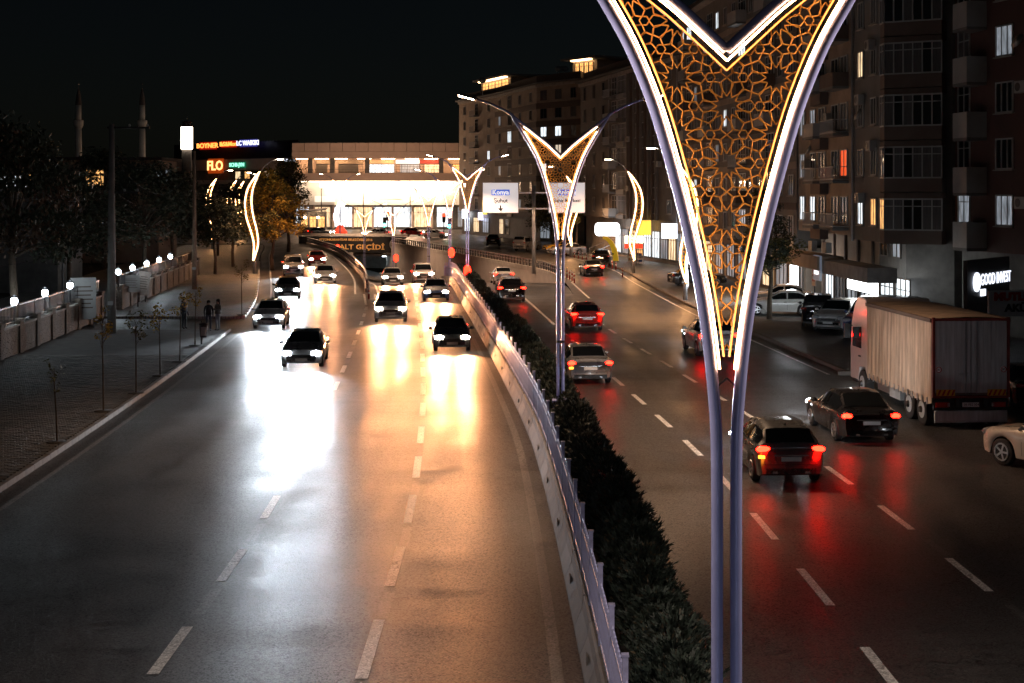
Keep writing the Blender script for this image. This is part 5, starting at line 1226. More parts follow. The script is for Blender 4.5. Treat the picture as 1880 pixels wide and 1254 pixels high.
for px, lb in ((144,'left pale minaret with a single balcony against the night sky'), (261,'right pale minaret standing taller beside the thick pole')):
    Y = 250; q = at(px, 354, Y); t = thing('minaret', lb, 'minaret', (q.x, Y, 0)); k_ = Y/LENS; zz = lambda py: EYE + (354-py)*k_
    m = MB(); m.lathe([(.62,0),(.58,zz(262)),(.52,zz(234))],14); m.build('shaft', M['whitepanel'], t, True)
    m = MB(); m.lathe([(.55,zz(236)),(.85,zz(230)),(.9,zz(222)),(.86,zz(221)),(.5,zz(221))],14); m.build('balcony', M['whitepanel'], t)
    m = MB(); m.lathe([(.50,zz(222)),(.48,zz(193))],14); m.build('upper_shaft', M['whitepanel'], t, True)
    m = MB(); m.lathe([(.56,zz(193)),(.38,zz(176)),(.05,zz(162))],12); m.build('spire', M['rooftile'], t)
    m = MB(); m.cyl((0,0,zz(163)),(0,0,zz(154)),.06,.03,6); m.ball((0,0,zz(154)),.16,8); m.build('finial', M['chrome'], t)
q = at(85, 292, 150); t = thing('low_building', 'low building with orange-lit windows behind the dark trees', 'building', (q.x - 6, 150, 0)); m = MB(); m.box((6,4,5.5),(24,8,11)); m.build('wall', M['orange_render'], t)
for j in range(5): window(t, Vector((q.x - 2 + j*3.6,149.98,8.2)), 0, 2.0, 1.8, ('lit_amber','glass','lit_amber','glass','lit_dim')[j], 2, True, False)
m = MB(); m.box((6,3.8,11.15),(25,9,.3)); m.build('roof', M['rooftile'], t)
q = at(20, 325, 105); t = thing('lit_shed', 'small building with a cold white strip of light at the left edge', 'building', (q.x, 105, 0)); m = MB(); m.box((0,3,4.2),(7,6,8.4)); m.build('wall', M['concrete_dark'], t); m = MB(); m.box((0,-.1,q.z),(2.4,.2,.14)); m.box((0,-.05,q.z - .45),(2.4,.1,.6)); m.build('light_strip', M['lit_white'], t)
q = at(625, 395, 252); t = thing('tulip_sculpture', 'glowing white tulip-shaped sculpture on a red base before the mall', 'sculpture', (q.x, 252, 0)); TW = glow('tulip_tube', (1,.9,.95), 7.0)
for k_ in range(6):
    a = k_*PI/3; m = MB(); pr = [(.35,1.7),(1.0,2.5),(1.15,3.4),(.8,4.6),(.25,5.8)]; m.tube([(r_*math.cos(a),r_*math.sin(a),z) for r_, z in pr], .12, 6); m.build('petal', TW, t)
m = MB(); m.lathe([(1.3,0),(1.2,.6),(.7,1.2),(.5,1.8)],14); m.build('base', mat('red_base', (.45,.05,.03), .5, emit=(1,.08,.03), es=1.0), t)
q = at(573, 354, 262); t = thing('kiosk', 'orange-lit kiosk with sloping awning left of the tulip sculpture', 'kiosk', (q.x, 262, 0))
m = MB(); m.box((0,1.6,2.0),(5.0,.2,4.0)); m.build('back_wall', M['orange_render'], t)
for x_ in (-2.4, -.8, .8, 2.4):
    m = MB(); m.box((x_,0,1.9),(.14,.14,3.8)); m.build('post', M['steel_dark'], t)
for x_ in (-1.6, 0, 1.6): window(t, Vector((q.x + x_, 263.45, .9)), 0, 1.4, 2.2, 'lit_amber', 2, True, False)
m = MB(); m.raw([(-2.7,-1.0,3.7),(2.7,-1.0,4.3),(2.7,1.8,4.6),(-2.7,1.8,4.0),(-2.7,-1.0,3.85),(2.7,-1.0,4.45),(2.7,1.8,4.75),(-2.7,1.8,4.15)], [(3,2,1,0),(4,5,6,7),(0,1,5,4),(1,2,6,5),(2,3,7,6),(3,0,4,7)]); m.build('awning', M['concrete_dark'], t)
m = MB(); m.box((0,-.2,.55),(4.6,.6,1.1)); m.build('counter', M['brownred'], t)
m = MB(); m.ball((-1.3,-.4,2.9), .22, 10); m.build('bulb', M['lamp_warm'], t, True)
m = MB(); m.ball((1.2,-.4,2.9), .22, 10); m.build('bulb', M['lamp_warm'], t, True)
# ------------------------------------------------------------------ trees, saplings
def leaf_quads(m, c, rad, n, size, r, sq=1.0, mi=0, droop=0.0):
    for _ in range(n):
        d = Vector((r.gauss(0,1), r.gauss(0,1), r.gauss(0,1))).normalized() * rad * (r.random() ** .45)
        p = c + Vector((d.x, d.y, d.z*sq))
        a = Vector((r.uniform(-1,1), r.uniform(-1,1), r.uniform(-.6,.6) - droop)).normalized(); b = a.cross(Vector((r.uniform(-1,1), r.uniform(-1,1), r.uniform(-1,1)))).normalized()
        l = size*r.uniform(.6,1.3); w = l*.42
        m.raw([p - a*l*.5, p + b*w*.5, p + a*l*.5, p - b*w*.5], [(0,1,2,3)], mi)
def tree(label, base, h, cr, lm, n_cl, per, size, seed, name='tree', trunk_h=None, spread=1.0, lm2=None, droop=0.0, trunk_r=None):
    r = random.Random(seed); t = thing(name, label, 'tree', base)
    th = trunk_h or h*.38; tr = trunk_r or h*.022
    m = MB(); top = Vector((r.uniform(-.3,.3), r.uniform(-.3,.3), h*.82))
    m.tube([(0,0,-.1),(r.uniform(-.1,.1),0,th*.5),(r.uniform(-.15,.15),r.uniform(-.1,.1),th),top], [tr,tr*.85,tr*.7,tr*.2], 8)
    cls = []
    for i in range(n_cl):
        a = r.uniform(0,2*PI); zz_ = th + (h - th)*(.08 + .9*r.random()); f = 1 - abs((zz_ - th)/(h - th) - .42)*1.25
        rad = cr*max(.25,f)*r.uniform(.35,1.0)*spread; c = Vector((rad*math.cos(a), rad*math.sin(a), zz_)); cls.append(c)
        if i % 2 == 0:
            s0 = Vector((0,0,th + (zz_ - th)*.35)); m.tube([s0, s0.lerp(c,.5) + Vector((0,0,.2)), c], [tr*.4,tr*.25,tr*.08], 5)
    m.build('trunk', M['bark'], t, True)
    cm = MB()
    for i, c in enumerate(cls): leaf_quads(cm, c, cr*r.uniform(.22,.38), per, size, r, .75, 1 if (lm2 and i % 3 == 0) else 0, droop)
    cm.build('crown', [M[lm], M[lm2 or lm]], t)
    return t
def T(label, px, Y, z, *a, **k): q = at(px, 354, Y); return tree(label, (q.x, Y, z), *a, **k)
T('big tree with brown hanging pods at the left edge behind the wall', 25, 66, .1, 10.8, 3.4, 'leaf_dark', 46, 130, .30, 1, lm2='leaf_brown', droop=.8)
T('dark tree behind the wall left of the thick pole', 130, 84, .1, 8.5, 3.6, 'leaf_dark', 40, 110, .30, 2)
T('dark spreading tree between the thick pole and the brown pole', 265, 112, .1, 9.5, 4.6, 'leaf_dark', 46, 110, .36, 3)
T('dark tree behind the stone wall near the last white lamps', 318, 128, .1, 9.0, 4.2, 'leaf_dark', 40, 110, .36, 4)
T('dark tree just left of the brown pole, farther back', 190, 135, .1, 11.0, 5.0, 'leaf_dark', 44, 110, .42, 5)
T('dark tall tree at the far left edge beyond the shed', 70, 120, .1, 11.5, 5.0, 'leaf_dark', 44, 110, .42, 6)
T('dark bushy tree right of the brown pole', 395, 128, .1, 7.2, 3.4, 'leaf_dark', 40, 110, .34, 7)
T('dark tree beside the leaf-shaped lamp on the left kerb', 428, 140, .1, 7.8, 3.2, 'leaf_dark', 36, 110, .34, 8)
T('tree with yellow lamp-lit leaves beside the big leaf-shaped lamp', 500, 136, .1, 9.4, 3.3, 'leaf_yellow', 48, 130, .32, 9, lm2='leaf_olive', trunk_h=2.2)
T('dark green tree in front of the left end of the mall', 530, 178, 0, 11.5, 3.6, 'leaf_olive', 44, 120, .36, 10, lm2='leaf_dark', trunk_h=2.5)
T('dark round tree by the sign post in front of the corner block', 1015, 182, .1, 9.6, 3.8, 'leaf_dark', 46, 120, .34, 12, lm2='leaf_olive', trunk_h=2.4)
T('tree with olive lamp-lit leaves under the right direction sign', 1058, 172, .1, 7.6, 2.2, 'leaf_olive', 28, 100, .28, 13, trunk_h=3.2)
T('dark leafy street tree beside the white parked car', 1412, 82, .1, 7.6, 1.9, 'leaf_dark', 44, 150, .2, 14, lm2='leaf_olive', trunk_h=2.4, trunk_r=.16)
for px, py, top, lb, lf, sp in ((105,812,672,'leafless leaning sapling nearest the camera on the left pavement','leaf_olive',.5), (190,755,575,'tall sapling with sparse yellow leaves, second from the front','leaf_yellow',.6), (250,722,580,'sapling with a small green-yellow crown, third from the front','leaf_olive',.8), (294,690,567,'sapling with brown-yellow crown, fourth from the front','leaf_yellow',.8), (330,664,543,'slim sapling with yellow leaves just left of the standing people','leaf_yellow',.7), (358,634,532,'slim sapling right behind the litter bin','leaf_yellow',.6), (444,578,485,'sapling at the kerb corner by the side entrance','leaf_olive',.8)):
    p = gp(px, py, .13); h = (py - top)/LENS*p.y; r = random.Random(px); t = thing('sapling', lb, 'tree', (p.x,p.y,.13), 0, 'saplings along the left kerb')
    lean = -.12*h*.3 if px == 105 else r.uniform(-.05,.05)
    m = MB(); m.tube([(0,0,-.05),(lean*.4,0,h*.4),(lean,0,h*.72),(lean*1.2,.02,h*.97)], [.028,.024,.018,.006], 6); tips = []
    for k in range(9):
        z = h*(.62 + .035*k); a = r.uniform(0,6.3); l = h*.09*r.uniform(.7,1.4); e = Vector((lean + l*math.cos(a), l*math.sin(a), z + l*1.3)); m.tube([(lean*.9,0,z),e], [.009,.003], 4); tips.append(e)
    m.build('trunk', M['bark'], t)
    cm = MB()
    for e in tips: leaf_quads(cm, e, .24*sp*1.2, 5 if px == 105 else int(26*sp), .13, r)
    cm.build('crown', M[lf], t)
    m = MB(); m.lathe([(.32,.0),(.28,.025),(.1,.035)],12); m.build('planting_soil', M['soil'], t)
# ------------------------------------------------------------------ road vehicles
def lerp_st(tab, y):
    if y <= tab[0][0]: return tab[0][1:]
    for a, b in zip(tab[:-1], tab[1:]):
        if a[0] <= y <= b[0]:
            t = (y - a[0])/(b[0] - a[0]); return tuple(p + (q - p)*t for p, q in zip(a[1:], b[1:]))
    return tab[-1][1:]
# station: y, half width, shoulder z, top z, top half width, bottom z       (front of the car is at -y)
CARS = {
 'sedan': dict(tab=[(-2.26,.62,.56,.58,.55,.30),(-2.18,.76,.66,.70,.62,.24),(-1.95,.86,.74,.80,.70,.22),(-1.2,.895,.83,.91,.74,.22),(-.78,.90,.88,.97,.74,.22),(.02,.90,.92,1.42,.60,.22),(.75,.90,.93,1.46,.61,.22),(1.1,.90,.94,1.42,.60,.22),(1.72,.885,.96,1.05,.66,.22),(2.1,.85,.95,1.02,.66,.24),(2.24,.78,.84,.90,.62,.30)], ws=(-.78,.02), rw=(1.1,1.72), wheels=(-1.36,1.34), wr=.325),
 'hatch': dict(tab=[(-2.0,.60,.58,.60,.52,.30),(-1.93,.74,.68,.72,.60,.24),(-1.7,.84,.77,.83,.68,.22),(-1.05,.875,.87,.95,.72,.22),(-.72,.88,.92,1.02,.72,.22),(.02,.88,.96,1.46,.60,.22),(.8,.88,.98,1.50,.61,.22),(1.55,.87,1.0,1.42,.58,.22),(1.92,.84,1.0,1.06,.66,.24),(2.02,.78,.86,.92,.62,.30)], ws=(-.72,.02), rw=(1.55,1.92), wheels=(-1.25,1.28), wr=.32),
 'suv': dict(tab=[(-2.2,.66,.70,.74,.58,.36),(-2.12,.80,.82,.88,.66,.30),(-1.9,.90,.92,.99,.74,.28),(-1.2,.93,1.0,1.08,.78,.28),(-.85,.94,1.04,1.14,.78,.28),(-.1,.94,1.08,1.62,.64,.28),(.7,.94,1.10,1.68,.66,.28),(1.75,.93,1.12,1.62,.64,.28),(2.08,.90,1.10,1.18,.70,.30),(2.2,.84,.96,1.02,.68,.36)], ws=(-.85,-.1), rw=(1.75,2.08), wheels=(-1.36,1.36), wr=.37),
 'van': dict(tab=[(-2.2,.64,.72,.76,.56,.34),(-2.12,.80,.86,.92,.64,.28),(-1.9,.88,.96,1.03,.72,.26),(-1.35,.90,1.04,1.14,.76,.26),(-1.1,.91,1.08,1.18,.76,.26),(-.45,.91,1.12,1.74,.68,.26),(.5,.91,1.14,1.84,.72,.26),(2.0,.91,1.14,1.82,.72,.26),(2.14,.90,1.12,1.40,.78,.28),(2.22,.86,.98,1.04,.74,.34)], ws=(-1.1,-.45), rw=(1.98,2.14), wheels=(-1.4,1.4), wr=.34),
}
def car_parts(kind):
    c = CARS[kind]; tab = c['tab']; wr = c['wr']; ya, yb = tab[0][0], tab[-1][0]; N = 84
    ys_ = sorted(set([ya + (yb - ya)*i/N for i in range(N + 1)] + [s[0] for s in tab]))
    body = MB(); rings = []
    for y in ys_:
        w, zs, ztp, wt, zb = lerp_st(tab, y)
        for yw in c['wheels']:
            d = abs(y - yw); ra = wr + .06
            if d < ra: zb = max(zb, wr + math.sqrt(ra*ra - d*d)*.98)
        zb = min(zb, zs - .08)
        half = [(w*.95, zb), (w*1.0, min(zs - .05, zb + (zs - zb)*.35)), (w*1.01, zb + (zs - zb)*.68), (w*.985, zs - .015), (w*.95, zs + .01)]
        zr = max(ztp, zs + .03)
        half += [(wt + (w*.95 - wt)*.12 , zs + .01 + (zr - zs)*.80), (wt*.93, zr - .018), (wt*.5, zr)]
        ring = [(x, y, z) for x, z in half] + [(-x, y, z) for x, z in reversed(half)]
        rings.append(ring)
    n = len(rings[0]); vs_ = [p for r_ in rings for p in r_]; fs = []
    for i in range(len(rings) - 1):
        for j in range(n - 1): fs.append((i*n + j, i*n + j + 1, (i+1)*n + j + 1, (i+1)*n + j))
    fs.append(tuple(range(n))); fs.append(tuple(reversed(range((len(rings)-1)*n, len(rings)*n)))); body.raw(vs_, fs)
    P = [('body', body.mesh('body', M['car_white'], True), (0,0,0))]
    m = MB(); m.box((0,(ya+yb)/2,.42),(1.5,(yb-ya)*.90,.38)); P.append(('underbody', m.mesh('underbody', M['black']), (0,0,0)))
    def topgrid(y0, y1, ins, o, name):
        m = MB(); pts = []
        for t in (ins, .5, 1 - ins):
            y = y0 + (y1 - y0)*t; w, zs, ztp, wt, zb = lerp_st(tab, y); row = []
            zr = max(ztp, zs + .03)
            for f in (-1,-.55,0,.55,1): row.append((f*(wt*.93 + .02), y + (-o if y1 < .6 else o), (zr - .018 if abs(f) == 1 else zr) + o*.6 + .004))
            pts.append(row)
        for a, b in zip(pts[:-1], pts[1:]):
            for j in range(4): m.face([a[j],a[j+1],b[j+1],b[j]])
        P.append((name, m.mesh(name, M['carglass'], True), (0,0,0)))
    topgrid(*c['ws'], .07, .014, 'windscreen'); topgrid(*c['rw'], .07, .014, 'rear_window')
    y0 = c['ws'][0] + .22; y1 = c['rw'][1] - .18; ym = (c['ws'][1] + c['rw'][0])*.5 - .15
    for sg in (1,-1):
        for a, b in ((y0, ym - .04), (ym + .04, y1)):
            m = MB(); st_ = stations(a, b, .12); lo, hi = [], []
            for y in st_:
                w, zs, ztp, wt, zb = lerp_st(tab, y); zr = max(ztp, zs + .03)
                t0, t1 = .06, .74; x0 = w*.95; x1 = wt + (w*.95 - wt)*.12
                za = zs + .01 + (zr - zs)*.80
                pa = (x0 + (x1-x0)*t0/.8*.8, zs + .01 + (za - zs)*t0); pb = (x0 + (x1-x0)*.93, zs + .01 + (za - zs)*.93)
                lo.append((sg*(pa[0] + .012), y, pa[1] + .01)); hi.append((sg*(pb[0] + .012), y, max(pb[1], pa[1] + .012)))
            for i in range(len(lo) - 1): m.face([lo[i],lo[i+1],hi[i+1],hi[i]])
            P.append(('side_window', m.mesh('side_window', M['carglass']), (0,0,0)))
        w, zs = lerp_st(tab, y0)[0:2]
        m = MB(); m.ball((sg*(w + .10), y0 + .05, zs + .08), .1, 8, sq=(1.1,.6,.75)); m.bar((sg*(w*.9), y0 + .06, zs + .02), (sg*(w + .06), y0 + .05, zs + .05), .04, .04); P.append(('mirror', m.mesh('mirror', M['car_white'], True), (0,0,0)))
        for yy in (ym - .12, y1 - .45): m = MB(); m.box((sg*(lerp_st(tab, yy)[0]*1.0 + .008), yy, zs - .10), (.03,.17,.03)); P.append(('door_handle', m.mesh('door_handle', M['black']), (0,0,0)))
    wf = lerp_st(tab, ya + .12); wb = lerp_st(tab, yb - .08)
    for sg in (1,-1):
        m = MB(); m.ball((sg*(wf[0] - .16), ya + .13, wf[1] - .01), .23, 14, sq=(1.0,.55,.46)); P.append(('headlight', m.mesh('headlight', M['head_off'], True), (0,0,0)))
        m = MB(); m.ball((sg*(wb[0] - .13), yb - .08, wb[1] - .05), .2, 14, sq=(1.0,.5,.42)); P.append(('tail_light', m.mesh('tail_light', M['tail_off'], True), (0,0,0)))
        for yw in c['wheels']:
            x = lerp_st(tab, yw)[0] - .10
            m = MB(); m.tube([(sg*(x - .09),yw,wr),(sg*(x - .08),yw,wr),(sg*(x + .08),yw,wr),(sg*(x + .1),yw,wr)], [wr*.9,wr,wr,wr*.9], 20); tyre = m.mesh('wheel', M['rubber'], False)
            m = MB()
            for k in range(5):
                a = k*2*PI/5; m.bar((sg*(x + .105),yw,wr),(sg*(x + .105),yw + wr*.6*math.cos(a),wr + wr*.6*math.sin(a)),.05,.02,(1,0,0))
            m.tube([(sg*(x + .105),yw + wr*.62*math.cos(a*PI/8),wr + wr*.62*math.sin(a*PI/8)) for a in range(16)], .025, 5, closed=True); rim = m.mesh('rim', M['rim'])
            P.append(('wheel', tyre, (0,0,0), ('rim', rim)))
    zf = wf[1]
    m = MB(); m.box((0,ya + .02,zf - .12),(.8,.06,.13)); 
    P.append(('grille', m.mesh('grille', M['black']), (0,0,0)))
    m = MB(); m.box((0,ya + .06,zf - .32),(1.15,.12,.14)); m.box((0,yb - .06,zf - .34),(1.3,.12,.16)); P.append(('bumper', m.mesh('bumper', M['black']), (0,0,0)))
    for sg in (1,-1):                                 # shut lines and trims
        for yy in (y0 - .02, ym, y1 - .25):
            w, zs, ztp, wt, zb = lerp_st(tab, yy); m = MB(); m.raw([(sg*(w*.985 + .004),yy-.006,zb + .1),(sg*(w*.985 + .004),yy+.006,zb + .1),(sg*(w*1.015 + .003),yy+.006,zb + (zs-zb)*.5),(sg*(w*1.015 + .003),yy-.006,zb + (zs-zb)*.5),(sg*(w*.97 + .004),yy+.006,zs),(sg*(w*.97 + .004),yy-.006,zs)], [(0,1,2,3),(3,2,4,5)]); P.append(('shut_line', m.mesh('shut_line', M['black']), (0,0,0)))
        m = MB(); m.box((sg*.42,yb - .01,zf - .36),(.12,.06,.05)); P.append(('exhaust', m.mesh('exhaust', M['chrome']), (0,0,0)))
    m = MB(); m.box((0,yb + .006,zf + .07),(.9,.02,.025)); P.append(('chrome_trim', m.mesh('chrome_trim', M['chrome']), (0,0,0)))
    m = MB(); m.box((0,yb - .0,zf - .16),(1.35,.02,.012)); P.append(('bumper_seam', m.mesh('bumper_seam', M['black']), (0,0,0)))
    m = MB(); m.raw([(-.03,c['rw'][0]-.25,lerp_st(tab,c['rw'][0]-.25)[2]),(.03,c['rw'][0]-.25,lerp_st(tab,c['rw'][0]-.25)[2]),(0,c['rw'][0]-.1,lerp_st(tab,c['rw'][0]-.2)[2] + .09)], [(0,1,2)]); P.append(('antenna', m.mesh('antenna', M['black']), (0,0,0)))
    m = MB(); m.box((0,ya - .012,zf - .27),(.52,.02,.11)); P.append(('number_plate', m.mesh('number_plate', M['plate']), (0,0,0)))
    m = MB(); m.box((0,yb + .012,zf - .02),(.52,.02,.11)); P.append(('number_plate', m.mesh('number_plate', M['plate']), (0,0,0)))
    return P, (wf[0] - .15, ya, wf[1]), (wb[0] - .1, yb, wb[1] - .06)
CP = {k: car_parts(k) for k in CARS}
def car(kind, colr, label, loc, rz, lights=None, group=None, power=0, name='car', tails=True, amber=False, s=1.0):
    P, hl, tl = CP[kind]; t = thing(name, label, 'van' if name == 'van' else 'car', loc, rz, group); t.scale = (s,s,s)
    for it in P:
        o = place(it[0], it[1], t)
        if it[0] in ('body','mirror'): o.material_slots[0].link = 'OBJECT'; o.material_slots[0].material = M['car_' + colr]
        if len(it) > 3: place(it[3][0], it[3][1], o)
        if lights and it[0] == 'headlight': o.material_slots[0].link = 'OBJECT'; o.material_slots[0].material = M['head_' + lights]
        if lights and tails and it[0] == 'tail_light': o.material_slots[0].link = 'OBJECT'; o.material_slots[0].material = M['tail_on']
    if amber:
        m = MB(); m.box((tl[0] + .04, tl[1] + .0, tl[2] - .17),(.16,.06,.07)); m.build('indicator', M['amber_on'], t)
    if power:
        c_ = (.80,.90,1.0) if lights == 'cool' else (1.0,.40,.16)
        for sg in (1,-1): spot('beam', (sg*hl[0], hl[1] - .18, hl[2]), (sg*hl[0]*.9, hl[1] - 14, -.55), power, c_, 64, .85, .10, t)
    return t
GC = 'cars coming towards the bridge'; GR = 'cars driving away from the bridge'
PWR = 4200
def dirn(f, y): return heading(f, y)
def lane(fa, fb, t): return lambda y: fa(y)*(1 - t) + fb(y)*t
l_a = lane(KL, L1, .28); l_b = lane(KL, L1, .74); l_c = lane(L1, L2, .5); l_d = lane(L2, MB_, .45)
def put(f, Y, kind, colr, label, lights, away=False, power=PWR, z=None, **k):
    zz_ = z if z is not None else 0.0; e = 1.5
    o = car(kind, colr, label, (f(Y), Y, zz_), heading(f, Y) + (PI if away else 0), lights, GR if away else GC, power, **k)
    if zz_ < -.01: o.rotation_euler.x = math.atan2(zt(Y + e) - zt(Y - e), 2*e) * (-1 if away else 1)
    return o
l_s = lane(KL, TL, .62); l_s2 = lane(KL, TL, .33)
l_u1 = lane(TL, MB_, .32); l_u2 = lane(TL, MB_, .72)
put(l_b, 62, 'sedan', 'silver', 'silver sedan with cool headlights, nearest of the oncoming cars on the left lanes', 'cool')
put(l_a, 79, 'hatch', 'white', 'white hatchback with cool headlights behind the nearest sedan, kerb lane', 'cool')
put(l_a, 101, 'sedan', 'grey', 'grey sedan with cool headlights in the kerb lane by the leaf lamp', 'cool')
put(l_s, 118, 'sedan', 'white', 'white sedan with headlights beside the curved railing', 'warm')
put(l_s2, 128, 'van', 'silver', 'silver van with headlights near the yellow-leaved tree', 'cool', name='van')
put(l_s, 146, 'hatch', 'red', 'red hatchback with headlights farther up the curved road', 'warm')
put(l_d, 68, 'hatch', 'grey', 'grey hatchback with warm headlights in the lane beside the median barrier', 'warm')
put(l_c, 83, 'suv', 'white', 'white off-roader with warm headlights coming out of the underpass', 'warm')
put(l_d, 99, 'sedan', 'blue', 'blue sedan with warm headlights behind the grey hatchback', 'warm')
put(l_u1, 120, 'sedan', 'silver', 'silver sedan with warm headlights low on the ramp, left lane', 'warm', z=zt(120))
put(l_u2, 127, 'van', 'white', 'white van with warm headlights on the ramp by the median', 'warm', z=zt(127), name='van')
l_r1 = lane(MR, RA, .55); l_r2 = lane(RA, RB, .5); l_r3 = lane(RB, lambda y: KR(max(y, 58)), .42)
put(l_r2, 38.0, 'hatch', 'grey', 'grey hatchback with red tail lights, nearest car on the right carriageway', 'cool', True, 500, amber=True)
put(l_r3, 44, 'sedan', 'black', 'black sedan with red tail lights passing the truck', 'cool', True, 700)
put(l_r3, 66, 'suv', 'white', 'white off-roader with red tail lights near the right kerb', 'cool', True, 800)
put(l_r1, 57, 'sedan', 'silver', 'silver sedan with red tail lights just right of the middle lamp', 'warm', True, 800, amber=True)
put(l_r2, 78, 'hatch', 'red', 'red hatchback with red tail lights in the middle of the right carriageway', 'warm', True, 800)
put(l_r1, 98, 'suv', 'black', 'black off-roader with red tail lights beside the hedge end', 'warm', True, 800)
put(lane(MR, TR, .4), 126, 'sedan', 'white', 'white sedan with red tail lights going down the right ramp', 'warm', True, 700, z=zt(126))
put(lane(TR, KR, .5), 128, 'sedan', 'grey', 'grey sedan with red tail lights on the surface lane past the sign post', 'warm', True, 800)
for px, Y, c_, aw, lb in ((690,238,'silver',False,'far silver car with lights crossing in front of the mall, left of the green light'), (760,245,'red',True,'far red car with tail lights waiting before the mall doors'), (800,232,'white',True,'far white car with tail lights right of the green light'), (590,246,'grey',True,'far grey car parked by the orange-lit kiosk')):
    q = at(px, 354, Y); car('sedan', c_, lb, (q.x, Y, 0), R(70) if aw else R(-60), 'warm', 'cars crossing before the mall', 0)
# parked vehicles
def parked(kind, colr, label, px, py, rz, name='car', s=1.0):
    q = gp(px, py, .12); return car(kind, colr, label, (q.x, q.y, .125), R(rz), None, 'cars parked on the right', 0, name=name, s=s)
parked('sedan', 'white', 'white sedan parked side-on beside the street tree', 1432, 577, -100, s=1.02)
parked('sedan', 'white', 'second white sedan parked behind the first, mostly hidden by the tree', 1428, 562, -100)
parked('van', 'black', 'dark van with white rear parked next to the white sedan', 1502, 596, 168, name='van', s=.98)
parked('suv', 'white', 'white crossover parked facing the road, left of the pickup van', 1540, 606, -28)
parked('van', 'blue', 'blue-white van parked right behind the truck cab', 1600, 616, -28, name='van', s=1.08)
parked('suv', 'grey', 'grey vehicle roof showing above the truck trailer', 1650, 600, -30)
parked('suv', 'black', 'dark parked car with its rear to us under the yellow arch', 1106, 487, 172)
parked('sedan', 'black', 'black car half hidden behind the huge lamp on the brick pavement', 1280, 524, 100)
parked('sedan', 'yellow', 'yellow taxi parked under the dark round tree', 1030, 462, -70)
parked('sedan', 'silver', 'silver car parked beside the yellow taxi', 1040, 468, -75)
parked('suv', 'black', 'black car parked at the dark corner left of the sign post', 906, 451, 178)
parked('van', 'silver', 'pale pickup van parked left of the sign post', 968, 460, 150, name='van')
t_ = car('suv', 'cream', 'cream white car cut off by the right edge of the picture', (gp(1848,852).x + 1.25, 37.9, .0), R(-152), None, 'cars parked on the right', 0)
car('sedan', 'black', 'black car parked right of the truck trailer', (18.3, 50.5, 0), R(178), None, 'cars parked on the right', 0)
# scooters by the shop
for k_, lb in enumerate(('left scooter parked by the little pale sign', 'right scooter parked by the little pale sign')):
    q = fd.at(fd.L - 2.6 + k_*1.0, 0, 3.1); t = thing('scooter', lb, 'scooter', (q.x,q.y,.12), R(30))
    for yy in (-.6,.6):
        m = MB(); m.tube([(-.05,yy,.24),(.05,yy,.24)], .24, 14); m.build('wheel', M['rubber'], t)
    m = MB(); m.tube([(0,-.6,.28),(0,-.45,.75),(0,-.35,1.0)], [.04,.05,.03], 6); m.tube([(0,-.42,.5),(0,-.1,.3),(0,.3,.4),(0,.7,.6)], [.12,.16,.18,.1], 8); m.build('body', M['car_black'], t, True)
    m = MB(); m.ball((0,.35,.72), .3, 10, sq=(.5,1.1,.3)); m.build('seat', M['black'], t, True); m = MB(); m.tube([(-.32,-.3,1.05),(0,-.36,1.0),(.32,-.3,1.05)], .025, 6); m.build('handlebar', M['steel_dark'], t)
# ------------------------------------------------------------------ the truck
pr, pf = gp(1700, 790), gp(1575, 742)
dv = Vector((pf.x - pr.x, pf.y - pr.y, 0)); 
trk = thing('truck', 'parked box truck with tan tarpaulin sides and grey rear doors', 'truck', (14.55, 44.6, 0), R(3.5))   # rear at y = 0, front towards +y
W_, L_T, ZB, ZT = 2.5, 6.6, 1.05, 3.5
M['tarp'] = mat('tan_tarpaulin', (.50,.38,.29), .75, var=.45, scale=1.0, bump=.3, bscale=6, stretch=(1,6,.6)); TRIM = mat('dull_red_trim', (.16,.025,.02), .6, var=.4, scale=3); M['door_grey'] = mat('grey_metal_door', (.46,.50,.52), .5, metal=.25, var=.25, scale=1.6, stretch=(6,1,.4), bump=.15, bscale=4)
m = MB(); m.box((0,L_T/2,(ZB+ZT)/2),(W_ - .12,L_T - .04,ZT - ZB - .06)); m.build('load_box', M['concrete_dark'], trk)
for sg in (-1,1):                                     # tarpaulin with folds and scalloped hem
    m = MB(); n = 96; rows = 9
    grid = []
    for i in range(n + 1):
        y = .03 + (L_T - .06)*i/n; colp = []
        for j in range(rows + 1):
            t = j/rows; z = (ZB - .22 - .05*abs(math.sin(i*PI/6))) * (1 - t) + (ZT - .1)*t
            x = W_/2 + .0 + .022*math.sin(i*1.05) * (1 - .6*t) + .012*math.sin(i*.37 + 2*t) + .03*(1 - t)*(abs(math.sin(i*PI/6)))
            colp.append((sg*x, y, z))
        grid.append(colp)
    for i in range(n):
        for j in range(rows): m.face([grid[i][j],grid[i+1][j],grid[i+1][j+1],grid[i][j+1]])
    m.build('tarpaulin', M['tarp'], trk, True)
    for i in range(14): m = MB(); y = .3 + i*.45; m.box((sg*(W_/2 + .05),y,ZB - .18),(.03,.05,.22)); m.build('buckle', M['galv'], trk)
    m = MB(); m.bar((sg*(W_/2 + .02),0,ZT - .05),(sg*(W_/2 + .02),L_T,ZT - .05),.07,.12); m.build('roof_rail', M['brownred'], trk)
m = MB(); n = 12
for i in range(n):
    a = -W_/2 + W_*i/n; b = -W_/2 + W_*(i+1)/n; za = ZT + .06*(1 - (2*i/n - 1)**2); zb = ZT + .06*(1 - (2*(i+1)/n - 1)**2); m.face([(a,0,za),(b,0,zb),(b,L_T,zb),(a,L_T,za)])
m.build('roof_sheet', M['tarp'], trk)
